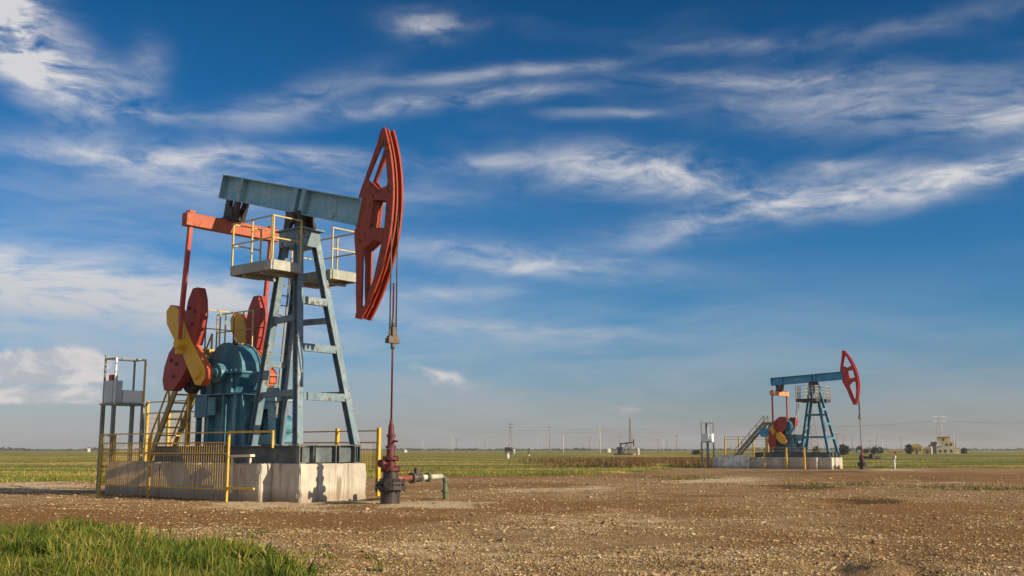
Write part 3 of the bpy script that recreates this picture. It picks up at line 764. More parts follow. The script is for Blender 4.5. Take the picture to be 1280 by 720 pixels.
# meadow: long streaks of green, straw and reddish growth
mstr = k.noise(k.scale(co, (.012, .055, 0)), 1, 6, .6); mst2 = k.noise(k.scale(co, (.05, .22, 0)), 1, 6, .6)
mcol = k.ramp(k.m('ADD', k.m('MULTIPLY', mstr, .6), k.m('MULTIPLY', mst2, .4)), [(.36, (.2, .10, .035)), (.42, (.22, .16, .04)), (.455, (.10, .135, .02)), (.495, (.12, .155, .024)), (.525, (.22, .21, .045)), (.57, (.42, .30, .10)), (.63, (.5, .34, .13))])
col = k.mix(k.ss(k.attr('meadow'), .3, .7), col, mcol)
k.put(b.inputs['Base Color'], col); b.inputs['Roughness'].default_value = .95; b.inputs['Specular IOR Level'].default_value = .15
bp = k.new('ShaderNodeBump'); bp.inputs['Strength'].default_value = .9; bp.inputs['Distance'].default_value = .05
hh = k.m('ADD', k.m('MULTIPLY', n_fine, .9), k.m('ADD', k.m('MULTIPLY', n_grit, .25), k.m('ADD', k.m('MULTIPLY', peb, .35), k.m('MULTIPLY', n_mid, .9))))
k.put(bp.inputs['Height'], hh); k.l.new(bp.outputs[0], b.inputs['Normal'])
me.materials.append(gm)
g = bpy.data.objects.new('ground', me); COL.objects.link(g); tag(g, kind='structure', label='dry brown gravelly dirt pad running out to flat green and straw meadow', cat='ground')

# ------------------------------------------------------------------ scattered matter
def stuff_mesh(name, verts, faces, mat, label, cat, smooth=False):
    me = bpy.data.meshes.new(name)
    me.vertices.add(len(verts)); me.vertices.foreach_set('co', verts.astype(np.float32).ravel())
    nf, kk = faces.shape
    me.loops.add(nf * kk); me.loops.foreach_set('vertex_index', faces.astype(np.int32).ravel())
    me.polygons.add(nf); me.polygons.foreach_set('loop_start', np.arange(0, nf * kk, kk, dtype=np.int32))
    me.update(calc_edges=True); me.validate()
    me.materials.append(mat)
    o = bpy.data.objects.new(name, me); COL.objects.link(o)
    return tag(o, label, cat, kind='stuff')

def hgt(x, y): return np.array([height(float(a), float(b_)) for a, b_ in zip(x, y)])
def in_near_base(x, y, m=.1):
    dx, dy = x - O1.x, y - O1.y
    lx = dx * cos(HEAD) + dy * sin(HEAD); ly = -dx * sin(HEAD) + dy * cos(HEAD)
    return (lx > -7.8 - m) & (lx < 1.25 + m) & (np.abs(ly) < 1.26 + m)

def rand_mat(name, stops, rough=.8, trans=0.0, nsc=.9):
    m, k, b = material(name)
    gi = k.new('ShaderNodeNewGeometry')
    co = k.new('ShaderNodeTexCoord').outputs['Object']
    f = k.m('ADD', k.m('MULTIPLY', gi.outputs['Random Per Island'], .55), k.m('MULTIPLY', k.m('SUBTRACT', k.noise(co, nsc, 4, .6), .33), 1.3))
    k.put(b.inputs['Base Color'], k.ramp(f, stops)); b.inputs['Roughness'].default_value = rough
    b.inputs['Specular IOR Level'].default_value = .25
    if trans:
        b.inputs['Transmission Weight'].default_value = 0
        t = k.new('ShaderNodeBsdfTranslucent'); k.l.new(k.n['Color Ramp'].outputs[0], t.inputs[0])
        mx = k.new('ShaderNodeMixShader'); mx.inputs[0].default_value = trans
        k.l.new(b.outputs[0], mx.inputs[1]); k.l.new(t.outputs[0], mx.inputs[2]); k.l.new(mx.outputs[0], k.n['Material Output'].inputs[0])
    return m

# stones: flat broken chips
n = 330000
py = rng.uniform(0, 1, n) ** .9
d = 9.3 / (1 - py * .84)            # more of them close by
x = rng.uniform(-.6, .6, n) * d
keep = ~((x < -1) & (d < patch_edge_np(x) - .3)) & ~in_near_base(x, d) & (d < edge_np(x) - 1)
x, d = x[keep], d[keep]
cl = np.array([1.3 * fbm(float(a), float(b_), .33, 21) + .7 * nz(float(a), float(b_), 2.2, 23) for a, b_ in zip(x, d)])
sm_ = np.array([(lambda r: min(1, max(0, max(r[0] - .6 * r[1], 1.1 * r[3]))))(masks(float(a), float(b_), *to_px(float(a), float(b_), 0))) for a, b_ in zip(x, d)])
keep = (rng.uniform(-.9, .9, len(x)) < cl + .15) & (rng.uniform(0, 1, len(x)) > sm_ * .85)
x, d = x[keep], d[keep]; n = len(x)
z = hgt(x, d)
octv = np.array([(1, 0, 0), (0, 1, 0), (-1, 0, 0), (0, -1, 0), (.2, .1, 1), (0, 0, -.6)], float)
octf = np.array([(0, 1, 4), (1, 2, 4), (2, 3, 4), (3, 0, 4), (1, 0, 5), (2, 1, 5), (3, 2, 5), (0, 3, 5)])
sz_ = np.exp(rng.normal(-4.78, .46, n)).clip(.004, .045) * (1 + (d - 10).clip(0, None) / 32)
jit = octv[None] * (1 + rng.normal(0, .28, (n, 6, 1))) + rng.normal(0, .12, (n, 6, 3))
jit[:, :, 2] *= .5; jit[:, :, 0] *= rng.uniform(.9, 2.3, (n, 1))
th = rng.uniform(0, 2 * pi, n)[:, None]
vx = jit[:, :, 0] * np.cos(th) - jit[:, :, 1] * np.sin(th); vy = jit[:, :, 0] * np.sin(th) + jit[:, :, 1] * np.cos(th)
tl = rng.normal(0, .25, (n, 1)); vz = jit[:, :, 2] + tl * vx
vv = np.stack([vx * sz_[:, None] + x[:, None], vy * sz_[:, None] + d[:, None], vz * sz_[:, None] + z[:, None] + sz_[:, None] * .12], -1).reshape(-1, 3)
ff = (octf[None] + (np.arange(n) * 6)[:, None, None]).reshape(-1, 3)
stuff_mesh('gravel', vv, ff, rand_mat('stone_chips', [(.1, (.14, .082, .036)), (.4, (.30, .2, .1)), (.68, (.44, .33, .19)), (.95, (.6, .5, .35))], .9),
           'loose pale broken stones strewn over the brown dirt pad', 'gravel')

def blades(px_, py_, pz_, hmin, hmax, w, lean, segs=2, ld=None):
    n = len(px_); H_ = rng.uniform(hmin, hmax, n) if np.isscalar(hmin) else hmin
    a = rng.uniform(0, 2 * pi, n); ld = rng.uniform(0, 2 * pi, n) if ld is None else ld; lm = np.abs(rng.normal(0, lean, n))
    W = w * rng.uniform(.6, 1.3, n)
    vs = []
    rows = [(0, 1.0), (.5, .8), (1.0, 0.0)] if segs == 2 else [(0, 1.0), (1, 0)]
    for t, ww in rows:
        cxx = px_ + np.cos(ld) * lm * H_ * t * t; cyy = py_ + np.sin(ld) * lm * H_ * t * t
        czz = pz_ + H_ * t * (1 - .3 * lm * t)
        ox, oy = np.cos(a) * W * ww / 2, np.sin(a) * W * ww / 2
        if ww > 0: vs += [np.stack([cxx - ox, cyy - oy, czz], -1), np.stack([cxx + ox, cyy + oy, czz], -1)]
        else: vs += [np.stack([cxx, cyy, czz], -1)]
    kk = len(vs)
    V_ = np.stack(vs, 1).reshape(-1, 3)
    f0 = [(0, 1, 3), (0, 3, 2), (2, 3, 4)] if segs == 2 else [(0, 1, 2)]
    F_ = (np.array(f0)[None] + (np.arange(n) * kk)[:, None, None]).reshape(-1, 3)
    return V_, F_

# foreground turf: tussocks of arching blades
nt = 30000
d = rng.uniform(8.0, 20.5, nt); x = rng.uniform(-.6, -.08, nt) * d
lim = patch_edge_np(x) + np.array([1.0 * fbm(float(a), float(b_), .8, 6) for a, b_ in zip(x, d)])
cl = np.array([fbm(float(a), float(b_), .9, 33) for a, b_ in zip(x, d)])
keep = (d < lim + rng.normal(-.1, .55, nt) + (rng.uniform(0, 1, nt) < .15) * rng.exponential(1.1, nt)) & (rng.uniform(-1.0, .5, nt) < cl + .1)
x, d, cl = x[keep], d[keep], cl[keep]
th_ = (.075 + .12 * cl).clip(.02, .28) * np.exp(rng.normal(0, .5, len(x)))
K = 22
bx = np.repeat(x, K); by = np.repeat(d, K); bh = (np.repeat(th_, K) * rng.uniform(.35, 1.3, len(x) * K)).clip(0, .36)
ba = rng.uniform(0, 2 * pi, len(bx)); br = np.abs(rng.normal(0, .055, len(bx)))
bx = bx + np.cos(ba) * br; by = by + np.sin(ba) * br
V1, F1 = blades(bx, by, hgt(bx, by) - .01, bh, None, .015, 1.6, ld=ba + rng.normal(0, .7, len(bx)))
# broad-leaved weeds by the track
wx, wd = [], []
for (cx_, cd_, r_, k_) in ((-3.45, 12.95, .35, 700), (-3.9, 13.3, .3, 400), (-2.9, 11.8, .3, 400), (-6.8, 16.4, .4, 600), (-2.35, 10.9, .25, 300), (-4.6, 13.6, .4, 500), (-5.2, 13.2, .4, 500), (-3.6, 11.6, .35, 500), (-5.6, 15.2, .4, 400)):
    wx.append(rng.normal(cx_, r_ * .6, k_)); wd.append(rng.normal(cd_, r_ * .5, k_))
wx, wd = np.concatenate(wx), np.concatenate(wd)
V2, F2 = blades(wx, wd, hgt(wx, wd) - .01, rng.uniform(.08, .3, len(wx)), None, .035, .7)
stuff_mesh('grass', np.concatenate([V1, V2]), np.concatenate([F1, F2 + len(V1)]),
           rand_mat('turf', [(.08, (.03, .055, .008)), (.32, (.075, .125, .012)), (.54, (.15, .19, .022)), (.72, (.28, .25, .05)), (.92, (.48, .33, .12))], .6, .3, 1.6),
           'thick green and straw coloured grass filling the lower left corner', 'grass')
# clods and bigger lumps of broken rock
n = 900
d = rng.uniform(10, 50, n); x = rng.uniform(-.5, .56, n) * d
kp = ~((x < -1) & (d < patch_edge_np(x) + .5)) & ~in_near_base(x, d, .3) & (d < edge_np(x) - 2)
cl = np.array([fbm(float(a), float(b_), .5, 91) for a, b_ in zip(x, d)]); kp &= rng.uniform(-.2, 1, n) < cl
x, d = x[kp], d[kp]; n = len(x); z = hgt(x, d)
sz_ = np.exp(rng.normal(-3.1, .4, n)).clip(.02, .11)
jit = octv[None] * (1 + rng.normal(0, .3, (n, 6, 1))) + rng.normal(0, .2, (n, 6, 3)); jit[:, :, 2] *= .75
vv = np.stack([jit[:, :, 0] * sz_[:, None] + x[:, None], jit[:, :, 1] * sz_[:, None] + d[:, None], jit[:, :, 2] * sz_[:, None] + z[:, None]], -1).reshape(-1, 3)
stuff_mesh('clods', vv, (octf[None] + (np.arange(n) * 6)[:, None, None]).reshape(-1, 3), rand_mat('earth_clods', [(.1, (.1, .055, .024)), (.6, (.24, .14, .06)), (.95, (.42, .3, .17))], .95),
           'scattered brown clods and lumps of rock on the pad', 'clods')
# dry stems and litter lying on the pad
n = 9000
d = 9.5 / (1 - rng.uniform(0, 1, n) * .72); x = rng.uniform(-.3, .54, n) * d
kp = ~in_near_base(x, d, .1) & (np.array([fbm(float(a), float(b_), .6, 97) for a, b_ in zip(x, d)]) > .1)
x, d = x[kp], d[kp]
V1, F1 = blades(x, d, hgt(x, d) + .004, rng.uniform(.03, .12, len(x)), None, .008, 2.6)
stuff_mesh('dry_stems', V1, F1, rand_mat('dry_litter', [(.1, (.14, .09, .035)), (.5, (.34, .24, .1)), (.95, (.55, .43, .22))], .8), 'dry stems and litter lying on the brown pad', 'dry stems')
# sparse weeds on the pad at the right
n = 60000
x = rng.uniform(6, 24, n); d = rng.uniform(28, 62, n)
gk = np.array([masks(float(a), float(b_), *to_px(float(a), float(b_), base_h(float(b_))))[2] for a, b_ in zip(x, d)])
kp = rng.uniform(.35, 1.6, n) < gk
x, d = x[kp], d[kp]
V1, F1 = blades(x, d, hgt(x, d) - .01, rng.uniform(.04, .2, len(x)), None, .035, .9, 1)
stuff_mesh('weeds', V1, F1, rand_mat('pad_weeds', [(.1, (.06, .05, .015)), (.5, (.13, .12, .025)), (.9, (.28, .2, .06))], .7),
           'patches of low olive weeds on the brown pad at the right', 'weeds')
# meadow
n = 340000
x0 = rng.uniform(-1, 1, n); d = 42 * np.exp(rng.uniform(0, 1, n) ** 1.25 * 2.2)
x = x0 * d * .62
ee = edge_np(x) + np.array([2.5 * fbm(float(a), float(min(b_, 200)), .25, 4) + 3.5 * fbm(float(a), float(min(b_, 200)), .09, 44) for a, b_ in zip(x, d)])
keep = d > ee + rng.exponential(2.0, len(d)) - 2.5
x, d = x[keep], d[keep]
cl = np.array([fbm(float(a) * .5, float(b_), .12, 14) for a, b_ in zip(x, d)])
hh_ = (.14 + .13 * cl).clip(.03, .35) * rng.uniform(.4, 1.4, len(x))
keep = ~((np.abs(x - O2.x) < 9) & (np.abs(d - O2.y) < 6))
x, d, hh_ = x[keep], d[keep], hh_[keep]
V1, F1 = blades(x, d, np.array([base_h(float(q)) for q in d]) - .02, hh_, None, .045, 1.2, 1)
# taller dark tussocks along the near margin
n2 = 150000
xm = rng.uniform(-34, 62, n2); dm = edge_np(xm) + np.abs(rng.normal(0, 6, n2)) + np.array([3.5 * fbm(float(a), float(e_), .09, 44) for a, e_ in zip(xm, edge_np(xm))])
cm = np.array([fbm(float(a) * .8, float(b_), .3, 51) for a, b_ in zip(xm, dm)])
kp = (rng.uniform(-.3, .7, n2) < cm) & ~((np.abs(xm - O2.x) < 9) & (np.abs(dm - O2.y) < 6))
xm, dm, cm = xm[kp], dm[kp], cm[kp]
V3, F3 = blades(xm, dm, np.array([base_h(float(q)) for q in dm]) - .02, (.12 + .34 * cm).clip(.06, .5) * rng.uniform(.5, 1.3, len(xm)), None, .03, 1.0, 1)
F1 = np.concatenate([F1, F3 + len(V1)]); V1 = np.concatenate([V1, V3])
mm, k, b = material('meadow_blades')
co = k.new('ShaderNodeTexCoord').outputs['Object']
mstr = k.noise(k.scale(co, (.012, .055, 0)), 1, 6, .6); mst2 = k.noise(k.scale(co, (.05, .22, 0)), 1, 6, .6)
gi = k.new('ShaderNodeNewGeometry').outputs['Random Per Island']
f = k.m('ADD', k.m('ADD', k.m('MULTIPLY', mstr, .6), k.m('MULTIPLY', mst2, .4)), k.m('MULTIPLY', k.m('SUBTRACT', gi, .5), .07))
k.put(b.inputs['Base Color'], k.ramp(f, [(.36, (.2, .10, .035)), (.42, (.22, .16, .04)), (.455, (.10, .135, .02)), (.495, (.12, .155, .024)), (.525, (.22, .21, .045)), (.57, (.42, .30, .10)), (.63, (.5, .34, .13))]))
b.inputs['Roughness'].default_value = .7; b.inputs['Specular IOR Level'].default_value = .2
stuff_mesh('meadow_grass', V1, F1, mm, 'flat meadow of green and straw grass stretching to the horizon', 'meadow')
# dark brown reeds left of the far unit
n = 42000
px_ = 640 + rng.beta(2.2, 1.6, n) * 300; d = rng.uniform(97, 190, n)
cr_ = np.array([fbm(float(a) * .02, float(b_) * .06, 1, 71) for a, b_ in zip(px_, d)]); kp = rng.uniform(-.7, .6, n) < cr_; px_, d = px_[kp], d[kp]; n = len(d)
x = (px_ - 640) / F_PX * d
V1, F1 = blades(x, d, np.full(n, ZFAR), rng.uniform(.12, .6, n), None, .08, .8, 1)
stuff_mesh('reeds', V1, F1, rand_mat('brown_reeds', [(.1, (.05, .026, .011)), (.5, (.13, .07, .027)), (.9, (.26, .17, .06))], .8),
           'belt of dark brown reeds left of the distant pumpjack', 'reeds')

# ------------------------------------------------------------------ horizon things
M['pole'] = plain('weathered_pole', (.2, .17, .14), .9)
M['polepale'] = plain('pale_concrete_pole', (.42, .4, .36), .9)
M['foliage'] = rand_mat('dark_foliage', [(.2, (.02, .026, .012)), (.6, (.045, .055, .02)), (.9, (.08, .085, .03))], .8)
M['buildw'] = plain('cream_render', (.5, .42, .28), .9, .3, .8)
M['buildy'] = plain('ochre_render', (.5, .35, .09), .9, .15, .6)
M['roofd'] = plain('dark_roof', (.07, .07, .08), .8)
M['glassd'] = plain('dark_window', (.03, .035, .04), .25)
M['wired'] = plain('line_wire', (.1, .1, .11), .6)
M['tank'] = plain('white_tank', (.42, .41, .37), .6, .4, 2)
M['earth'] = plain('bare_earth', (.22, .15, .1), .95)

def pole(px, d, htop, label, mat='pole', arms=1, w=.14, group='utility poles along the horizon', aw=1.1, lattice=False):
    p = at(px, d); o = empty('utility_pole', p, random.uniform(-.3, .3), label=label, cat='utility pole', group=group)
    h = htop
    q = MB()
    if lattice:
        for sx in (-1, 1):
            q.bar((sx * w * 5, 0, -.3), (sx * w * .8, 0, h), w)
        for i in range(5):
            t = (i + .5) / 6; ww = w * (5 - 4.2 * t); q.bar((-ww, 0, h * t), (ww * .85, 0, h * (t + .14)), w * .6)
    else: q.tube((0, 0, -.3), (0, 0, h), w, 8, w * .75)
    q.build('pole', mat, o)
    for i in range(arms):
        q = MB(); z = h * (.96 - .1 * i); q.bar((-aw, 0, z), (aw, 0, z), w * .9)
        for s in (-1, -.5, .5, 1): q.tube((s * aw * .95, 0, z), (s * aw * .95, 0, z + .35), .06, 6)
        q.build('crossarm', mat, o)
    return o
def ht(py_top, d): # height above the ground of something whose top shows at image row py_top
    v = (360 - py_top) / F_PX; rz = sin(TH) + v * cos(TH); ry = cos(TH) - v * sin(TH)
    return CAM_H + rz / ry * d - base_h(d)

PL = [(638, 420, 529, 'dark lattice power pole with crossarms, at the small black and white well site', 'pole', 2, .16, True),
      (687, 480, 533, 'thin dark power pole midway between the lattice pole and the pale lamp post', 'pole', 1, .15, False),
      (704, 420, 544, 'short pale concrete pole standing right of the thin dark pole', 'polepale', 0, .2, False),
      (750, 400, 533, 'grey power pole with pale foot left of the tall dark mast', 'polepale', 2, .2, False),
      (775, 600, 545, 'short thin pole just left of the tall dark mast', 'pole', 1, .2, False),
      (737, 800, 547, None, 'pole', 1, .25, False), (823, 700, 549, None, 'pole', 1, .25, False), (829, 760, 548, None, 'polepale', 0, .25, False),
      (846, 640, 544, None, 'pole', 1, .2, False), (834, 720, 550, None, 'pole', 0, .22, False), (528, 800, 551, None, 'polepale', 1, .25, False),
      (566, 640, 546, None, 'polepale', 1, .2, False), (571, 900, 549, None, 'pole', 1, .3, False), (606, 800, 550, None, 'pole', 0, .25, False),
      (672, 900, 546, None, 'polepale', 1, .26, False), (1047, 420, 542, None, 'pole', 1, .16, False), (1055, 600, 546, None, 'pole', 1, .2, False),
      (1066, 700, 546, None, 'pole', 0, .22, False), (1088, 800, 550, None, 'pole', 1, .25, False), (1093, 520, 544, 'pale pole behind the dark shrubs right of the distant rod', 'polepale', 1, .2, False),
      (1096, 640, 546, None, 'pole', 1, .2, False), (1103, 560, 551, 'short pale post by the dark shrubs right of the distant rod', 'polepale', 0, .25, False), (1127, 700, 545, None, 'pole', 1, .22, False),
      (1195, 500, 545, 'dark pole right behind the ochre building', 'pole', 0, .18, False), (1175, 470, 546, 'dark pole left behind the ochre building', 'pole', 0, .18, False)]
for px, d, pt, lab, mt, arms, w, lat in PL:
    pole(px, d, ht(pt, d), lab or 'thin faint utility pole standing far out on the horizon', mt, arms, w, lattice=lat, group='utility poles along the horizon' if lab else 'faint utility poles far out on the horizon', aw=1.5)

def mast(px, d, pt, label, w0, mat='pole', name='lattice_mast', arms=0):
    p = at(px, d); h = ht(pt, d); o = empty(name, p, .5, label=label, cat='mast', group='lattice masts on the horizon')
    q = MB(); t = .055 * d / 300
    def c(i, z): r = w0 * (1 - .75 * z / h); return V(r * (1, -1, -1, 1)[i], r * (1, 1, -1, -1)[i], z)
    for i in range(4):
        q.bar(c(i, -.3), c(i, h), t * 1.4)
        N = 9
        for j in range(N):
            q.bar(c(i, h * j / N), c((i + 1) % 4, h * (j + 1) / N), t)
    q.build('lattice', mat, o)
    for i in range(arms):
        q = MB(); z = h * (.98 - .12 * i); L = w0 * 2.2; q.bar((-L, 0, z), (L, 0, z), t * 2.0, t * 2); q.build('crossarm', mat, o)
    return o
mast(1014.5, 300, 506, 'tall narrow lattice mast seen between the legs of the distant pumpjack', 1.6)
mast(1177, 560, 520, 'pale steel pylon with crossarms rising behind the ochre building', 2.4, 'polepale', 'power_pylon', 2)
mast(788, 420, 523, 'tall dark slender mast above the dark machinery left of the distant pumpjack', .5, 'pole')

# power line right and left of the pylon
pk = at(1177, 560); hz = ht(526, 560)
for k_, (px2_, d2_) in enumerate(((1420, 470), (930, 640))):
    e2 = at(px2_, d2_); q = MB()
    for s in (-2.4, 2.4):
        a = pk + V(s, 0, hz); b_ = e2 + V(s, 0, hz * .98); pr = None
        for i in range(17):
            t = i / 16; p = a.lerp(b_, t) - V(0, 0, 4 * 2.0 * t * (1 - t))
            if pr is not None: q.tube(pr, p, .03, 4, caps=False)
            pr = p
    o = q.build('power_line', 'wired', None, weld=False); tag(o, ('sagging wires running right from the pale pylon', 'sagging wires running left from the pale pylon')[k_], 'power line', 'power lines')
for (pa_, da, pb_, db, py_, lab) in ((560, 560, 760, 420, 536, 'faint wires passing the dark lattice pole and the grey pole'), (760, 420, 905, 500, 535, 'faint wires running right from the tall dark mast')):
    q = MB(); a = at(pa_, da); b_ = at(pb_, db)
    for s in (0, 1.2):
        za, zb = ht(py_, da) - s, ht(py_, db) - s
        pr = None
        for i in range(13):
            t = i / 12; p = a.lerp(b_, t) + V(0, 0, za + (zb - za) * t - 3.2 * t * (1 - t))
            if pr is not None: q.tube(pr, p, .035, 4, caps=False)
            pr = p
    o = q.build('power_line', 'wired', None, weld=False); tag(o, lab, 'power line', 'power lines')

# shrubs and small trees
def shrub(px, d, w, h, label, name='shrub', trunk=True):
    w, h = w * .8, h * .78
    p = at(px, d); o = empty(name, p, 0, label=label, cat='shrub', group='dark shrubs and small trees along the horizon')
    n = 500
    u = rng.normal(0, 1, (n, 3)); u /= np.linalg.norm(u, axis=1)[:, None]; rad = rng.uniform(.3, 1, n) ** .5
    lump = 1 + .35 * np.sin(u[:, 0] * 4 + px) * np.cos(u[:, 2] * 5 + 2 * px)
    c = u * (rad * lump)[:, None] * np.array([w / 2, w / 2, h * .45]) + np.array([0, 0, h * .52])
    s = .16 * h ** .7 * rng.uniform(.6, 1.4, n)
    tri = rng.normal(0, 1, (n, 3, 3)) * s[:, None, None] + c[:, None]
    tri[:, :, 2] = tri[:, :, 2].clip(.02, None)
    me = bpy.data.meshes.new('crown'); me.from_pydata([tuple(v) for v in tri.reshape(-1, 3)], [], [(3 * i, 3 * i + 1, 3 * i + 2) for i in range(n)])
    me.materials.append(M['foliage']); c_ = bpy.data.objects.new('crown', me); COL.objects.link(c_); c_.parent = o
    q = MB(); q.tube((0, 0, -.2), (0, 0, h * .5), .06 * h ** .5, 6, .03); q.tube((0, 0, h * .2), (w * .2, .1, h * .6), .05, 5, .02); q.build('trunk', 'pole', o)
    return o
shrub(1055.5, 300, 2.4, 3.6, 'dense dark bush just right of the distant pumpjack legs')
shrub(1047.5, 330, 1.6, 2.6, 'small dark bush touching the distant pumpjack front leg')
shrub(1074, 420, 2.4, 3.2, 'dark shrub left of the distant rod')
shrub(1083, 430, 2.6, 2.4, 'low dark shrub right behind the distant rod')
shrub(1093, 360, 2.2, 2.8, 'dark shrub at the foot of the pale pole')
shrub(1100, 420, 3.0, 3.0, 'wide dark shrub between the pale pole and the yellow sheds')
shrub(1137, 380, 2.9, 4.0, 'round dark tree against the yellow sheds', 'small_tree')
shrub(1205, 420, 2.6, 2.6, 'dark bush right of the ochre building')
shrub(870, 330, 3.0, 1.7, 'dark bush behind the distant cabinet legs')
shrub(1020, 320, 1.8, 3.2, 'spindly dark bush seen between the distant pumpjack legs')
shrub(111, 900, 4.0, 4.2, 'dark clump of trees on the horizon left of the large fence', 'small_tree')
# far tree line: one mass
q = MB(); n = 5200
px_ = rng.uniform(-250, 1550, n); dd = rng.uniform(1500, 1800, n)
dens = np.array([fbm(float(a) * .02, 0, 1, 40) for a in px_])
hs = (2.2 + 2.6 * np.maximum(0, dens + .25)) * rng.uniform(.5, 1.1, n)
cx_ = (px_ - 640) / F_PX * dd
c = np.stack([cx_, dd, np.full(n, ZFAR) + hs * .5], -1)
tri = rng.normal(0, 1, (n, 3, 3)) * np.stack([np.full(n, 4.5), np.full(n, 2.5), hs * .5], -1)[:, None] + c[:, None]
stuff_mesh('treeline', tri.reshape(-1, 3), np.arange(3 * n).reshape(-1, 3), M['foliage'], 'thin dark line of trees along the whole horizon', 'treeline')

# buildings at the right
def block(q, x0, x1, y0, y1, z0, z1): q.bb(x0, x1, y0, y1, z0, z1)
D = 400.0; p = at(1183, D)
bo = empty('building', p, R(-20), label='cream and ochre stepped building with dark tank wall at the far right horizon', cat='building', group='buildings on the horizon')
q = MB(); q.bb(-3.6, 3.6, -2.5, 2.5, -.3, 2.6); q.bb(-1.6, 2.6, -2.0, 2.0, 2.602, 4.6); q.bb(3.602, 4.9, -2.2, 1.5, -.3, 1.9); q.build('wall', 'buildw', bo)
q = MB(); q.bb(-2.9, 1.3, -1.7, 1.8, 4.602, 6.2); q.build('upper_storey', 'buildy', bo)
q = MB(); q.bb(-3.0, 1.45, -1.85, 1.9, 6.204, 6.4); q.bb(-3.7, -1.604, -2.6, 2.6, 2.604, 2.8); q.build('roof', 'roofd', bo)
q = MB(); q.bb(-6.2, -3.61, -2.6, 2.0, -.3, 3.4); q.bb(-5.4, -3.2, -1.5, 1.6, 3.402, 4.5); q.build('lean_to', 'roofd', bo)
for (x, z) in ((-2.2, 1.0), (-.4, 1.0), (1.6, 1.0), (.2, 3.4), (1.7, 3.4), (-.9, 5.3)):
    y = -2.51 if z < 2 else (-2.01 if z < 4.5 else -1.71)
    q = MB(); q.bb(x - .4, x + .4, y - .02, y + .03, z - .45, z + .55); q.build('window', 'glassd', bo)
q = MB(); q.tube((2.9, 0, 2.6), (2.9, 0, 7.4), .16, 8); q.build('chimney', 'tank', bo)
def shed(px, d, w, h, label, mat):
    o = empty('shed', at(px, d), R(-20), label=label, cat='shed', group='sheds on the horizon')
    q = MB(); q.bb(-w / 2, w / 2, -1.5, 1.5, -.3, h * .65); q.build('wall', mat, o)
    q = MB(); q.plate([(-w / 2 - .2, h * .652), (w / 2 + .2, h * .652), (w * .3, h), (-w * .3, h)], [], -1.7, 1.7); q.build('roof', mat, o)
    q = MB(); q.bb(-.4, .4, -1.53, -1.49, 0, h * .5); q.build('door', 'roofd', o)
    q = MB(); q.bb(w * .22, w * .4, -1.53, -1.49, h * .3, h * .52); q.build('window', 'glassd', o)
    return o
shed(1146, 380, 3.6, 3.6, 'yellow shed with hipped roof beside the round dark tree', 'buildy')
shed(1159, 390, 2.6, 2.6, 'small ochre shed between the yellow shed and the stepped building', 'buildy')
shed(1119, 430, 6.5, 1.4, 'long low yellowish shed left of the round dark tree', 'buildy')
def white_tank(px, d, r, h, label):
    o = empty('storage_tank', at(px, d), 0, label=label, cat='tank', group='small pale tanks on the horizon')
    q = MB(); q.lathe([(r, -.3), (r, h), (r * .6, h * 1.12), (.05, h * 1.15)], (0, 0, 0), 'Z', 14); q.build('shell', 'tank', o)
    q = MB(); q.tube((r * 1.02, 0, 0), (r * 1.02, 0, h), .05, 5); q.build('pipe', 'pole', o)
white_tank(1164, 385, .45, 2.4, 'narrow pale tank beside the small ochre shed')
white_tank(1074.5, 380, 1.0, 1.3, 'low bright tank left of the distant rod')
white_tank(797.5, 330, .45, 1.9, 'slim pale tank right of the dark machinery')
white_tank(760, 600, 1.6, 2.0, 'pale tank right of the grey power pole with pale foot')
white_tank(110.5, 700, 1.3, 2.2, 'pale tank on the far horizon left of the large fence')
white_tank(506, 600, 1.4, 1.4, 'tiny pale tank on the horizon right of the large wellhead')
# small well site under the lattice pole
o = empty('equipment_stand', at(636, 190), R(-20), label='small dark box on legs with pale drum at the foot of the lattice pole', cat='equipment stand')
q = MB(); q.bb(-.65, .65, -.4, .4, 1.3, 2.0); q.build('box', 'roofd', o)
for sx in (-.55, .55):
    for sy in (-.3, .3): q = MB(); q.bar((sx, sy, -.2), (sx, sy, 1.3), .1); q.build('leg', 'pole', o)
q = MB(); q.lathe([(.3, -.1), (.34, .5), (.28, .9)], (.1, -.9, 0), 'Z', 12); q.build('drum', 'tank', o); q = MB(); q.lathe([(.25, .9), (.25, 1.7)], (1.0, -.2, 0), 'Z', 12); q.build('drum', 'tank', o)
o = empty('valve_post', at(661, 260), 0, label='small dark valve post standing right of the small box on legs', cat='valve post')
q = MB(); q.bb(-.22, .22, -.2, .2, .5, 1.9); q.tube((0, 0, -.2), (0, 0, .5), .1, 8); q.build('body', 'roofd', o)
q = MB(); q.lathe([(.2, -.1), (.2, .5)], (0, -.6, 0), 'Z', 10); q.build('base', 'tank', o)
o = empty('pumping_machinery', at(781, 300), R(-30), label='low dark brown pumping machinery left of the tall dark mast', cat='machinery')
q = MB(); q.bb(-3, 3, -1, 1, -.3, .5); q.build('base', 'earth', o)
q = MB(); q.bb(-2.0, -.6, -.6, .6, .503, 2.3); q.bar((-1.2, 0, 2.3), (-1.2, 0, 3.2), .3); q.build('gearbox', 'roofd', o)
q = MB(); q.bar((-.4, 0, .5), (.6, 0, 3.6), .16); q.bar((1.5, 0, .5), (.6, 0, 3.6), .16); q.bar((-1.6, 0, 3.2), (2.8, 0, 3.7), .2, .35); q.build('beam', 'roofd', o)
q = MB(); q.bar((2.8, 0, 2.6), (2.8, 0, 4.6), .25, .3, up=(1, 0, 0)); q.build('horsehead', 'roofd', o)

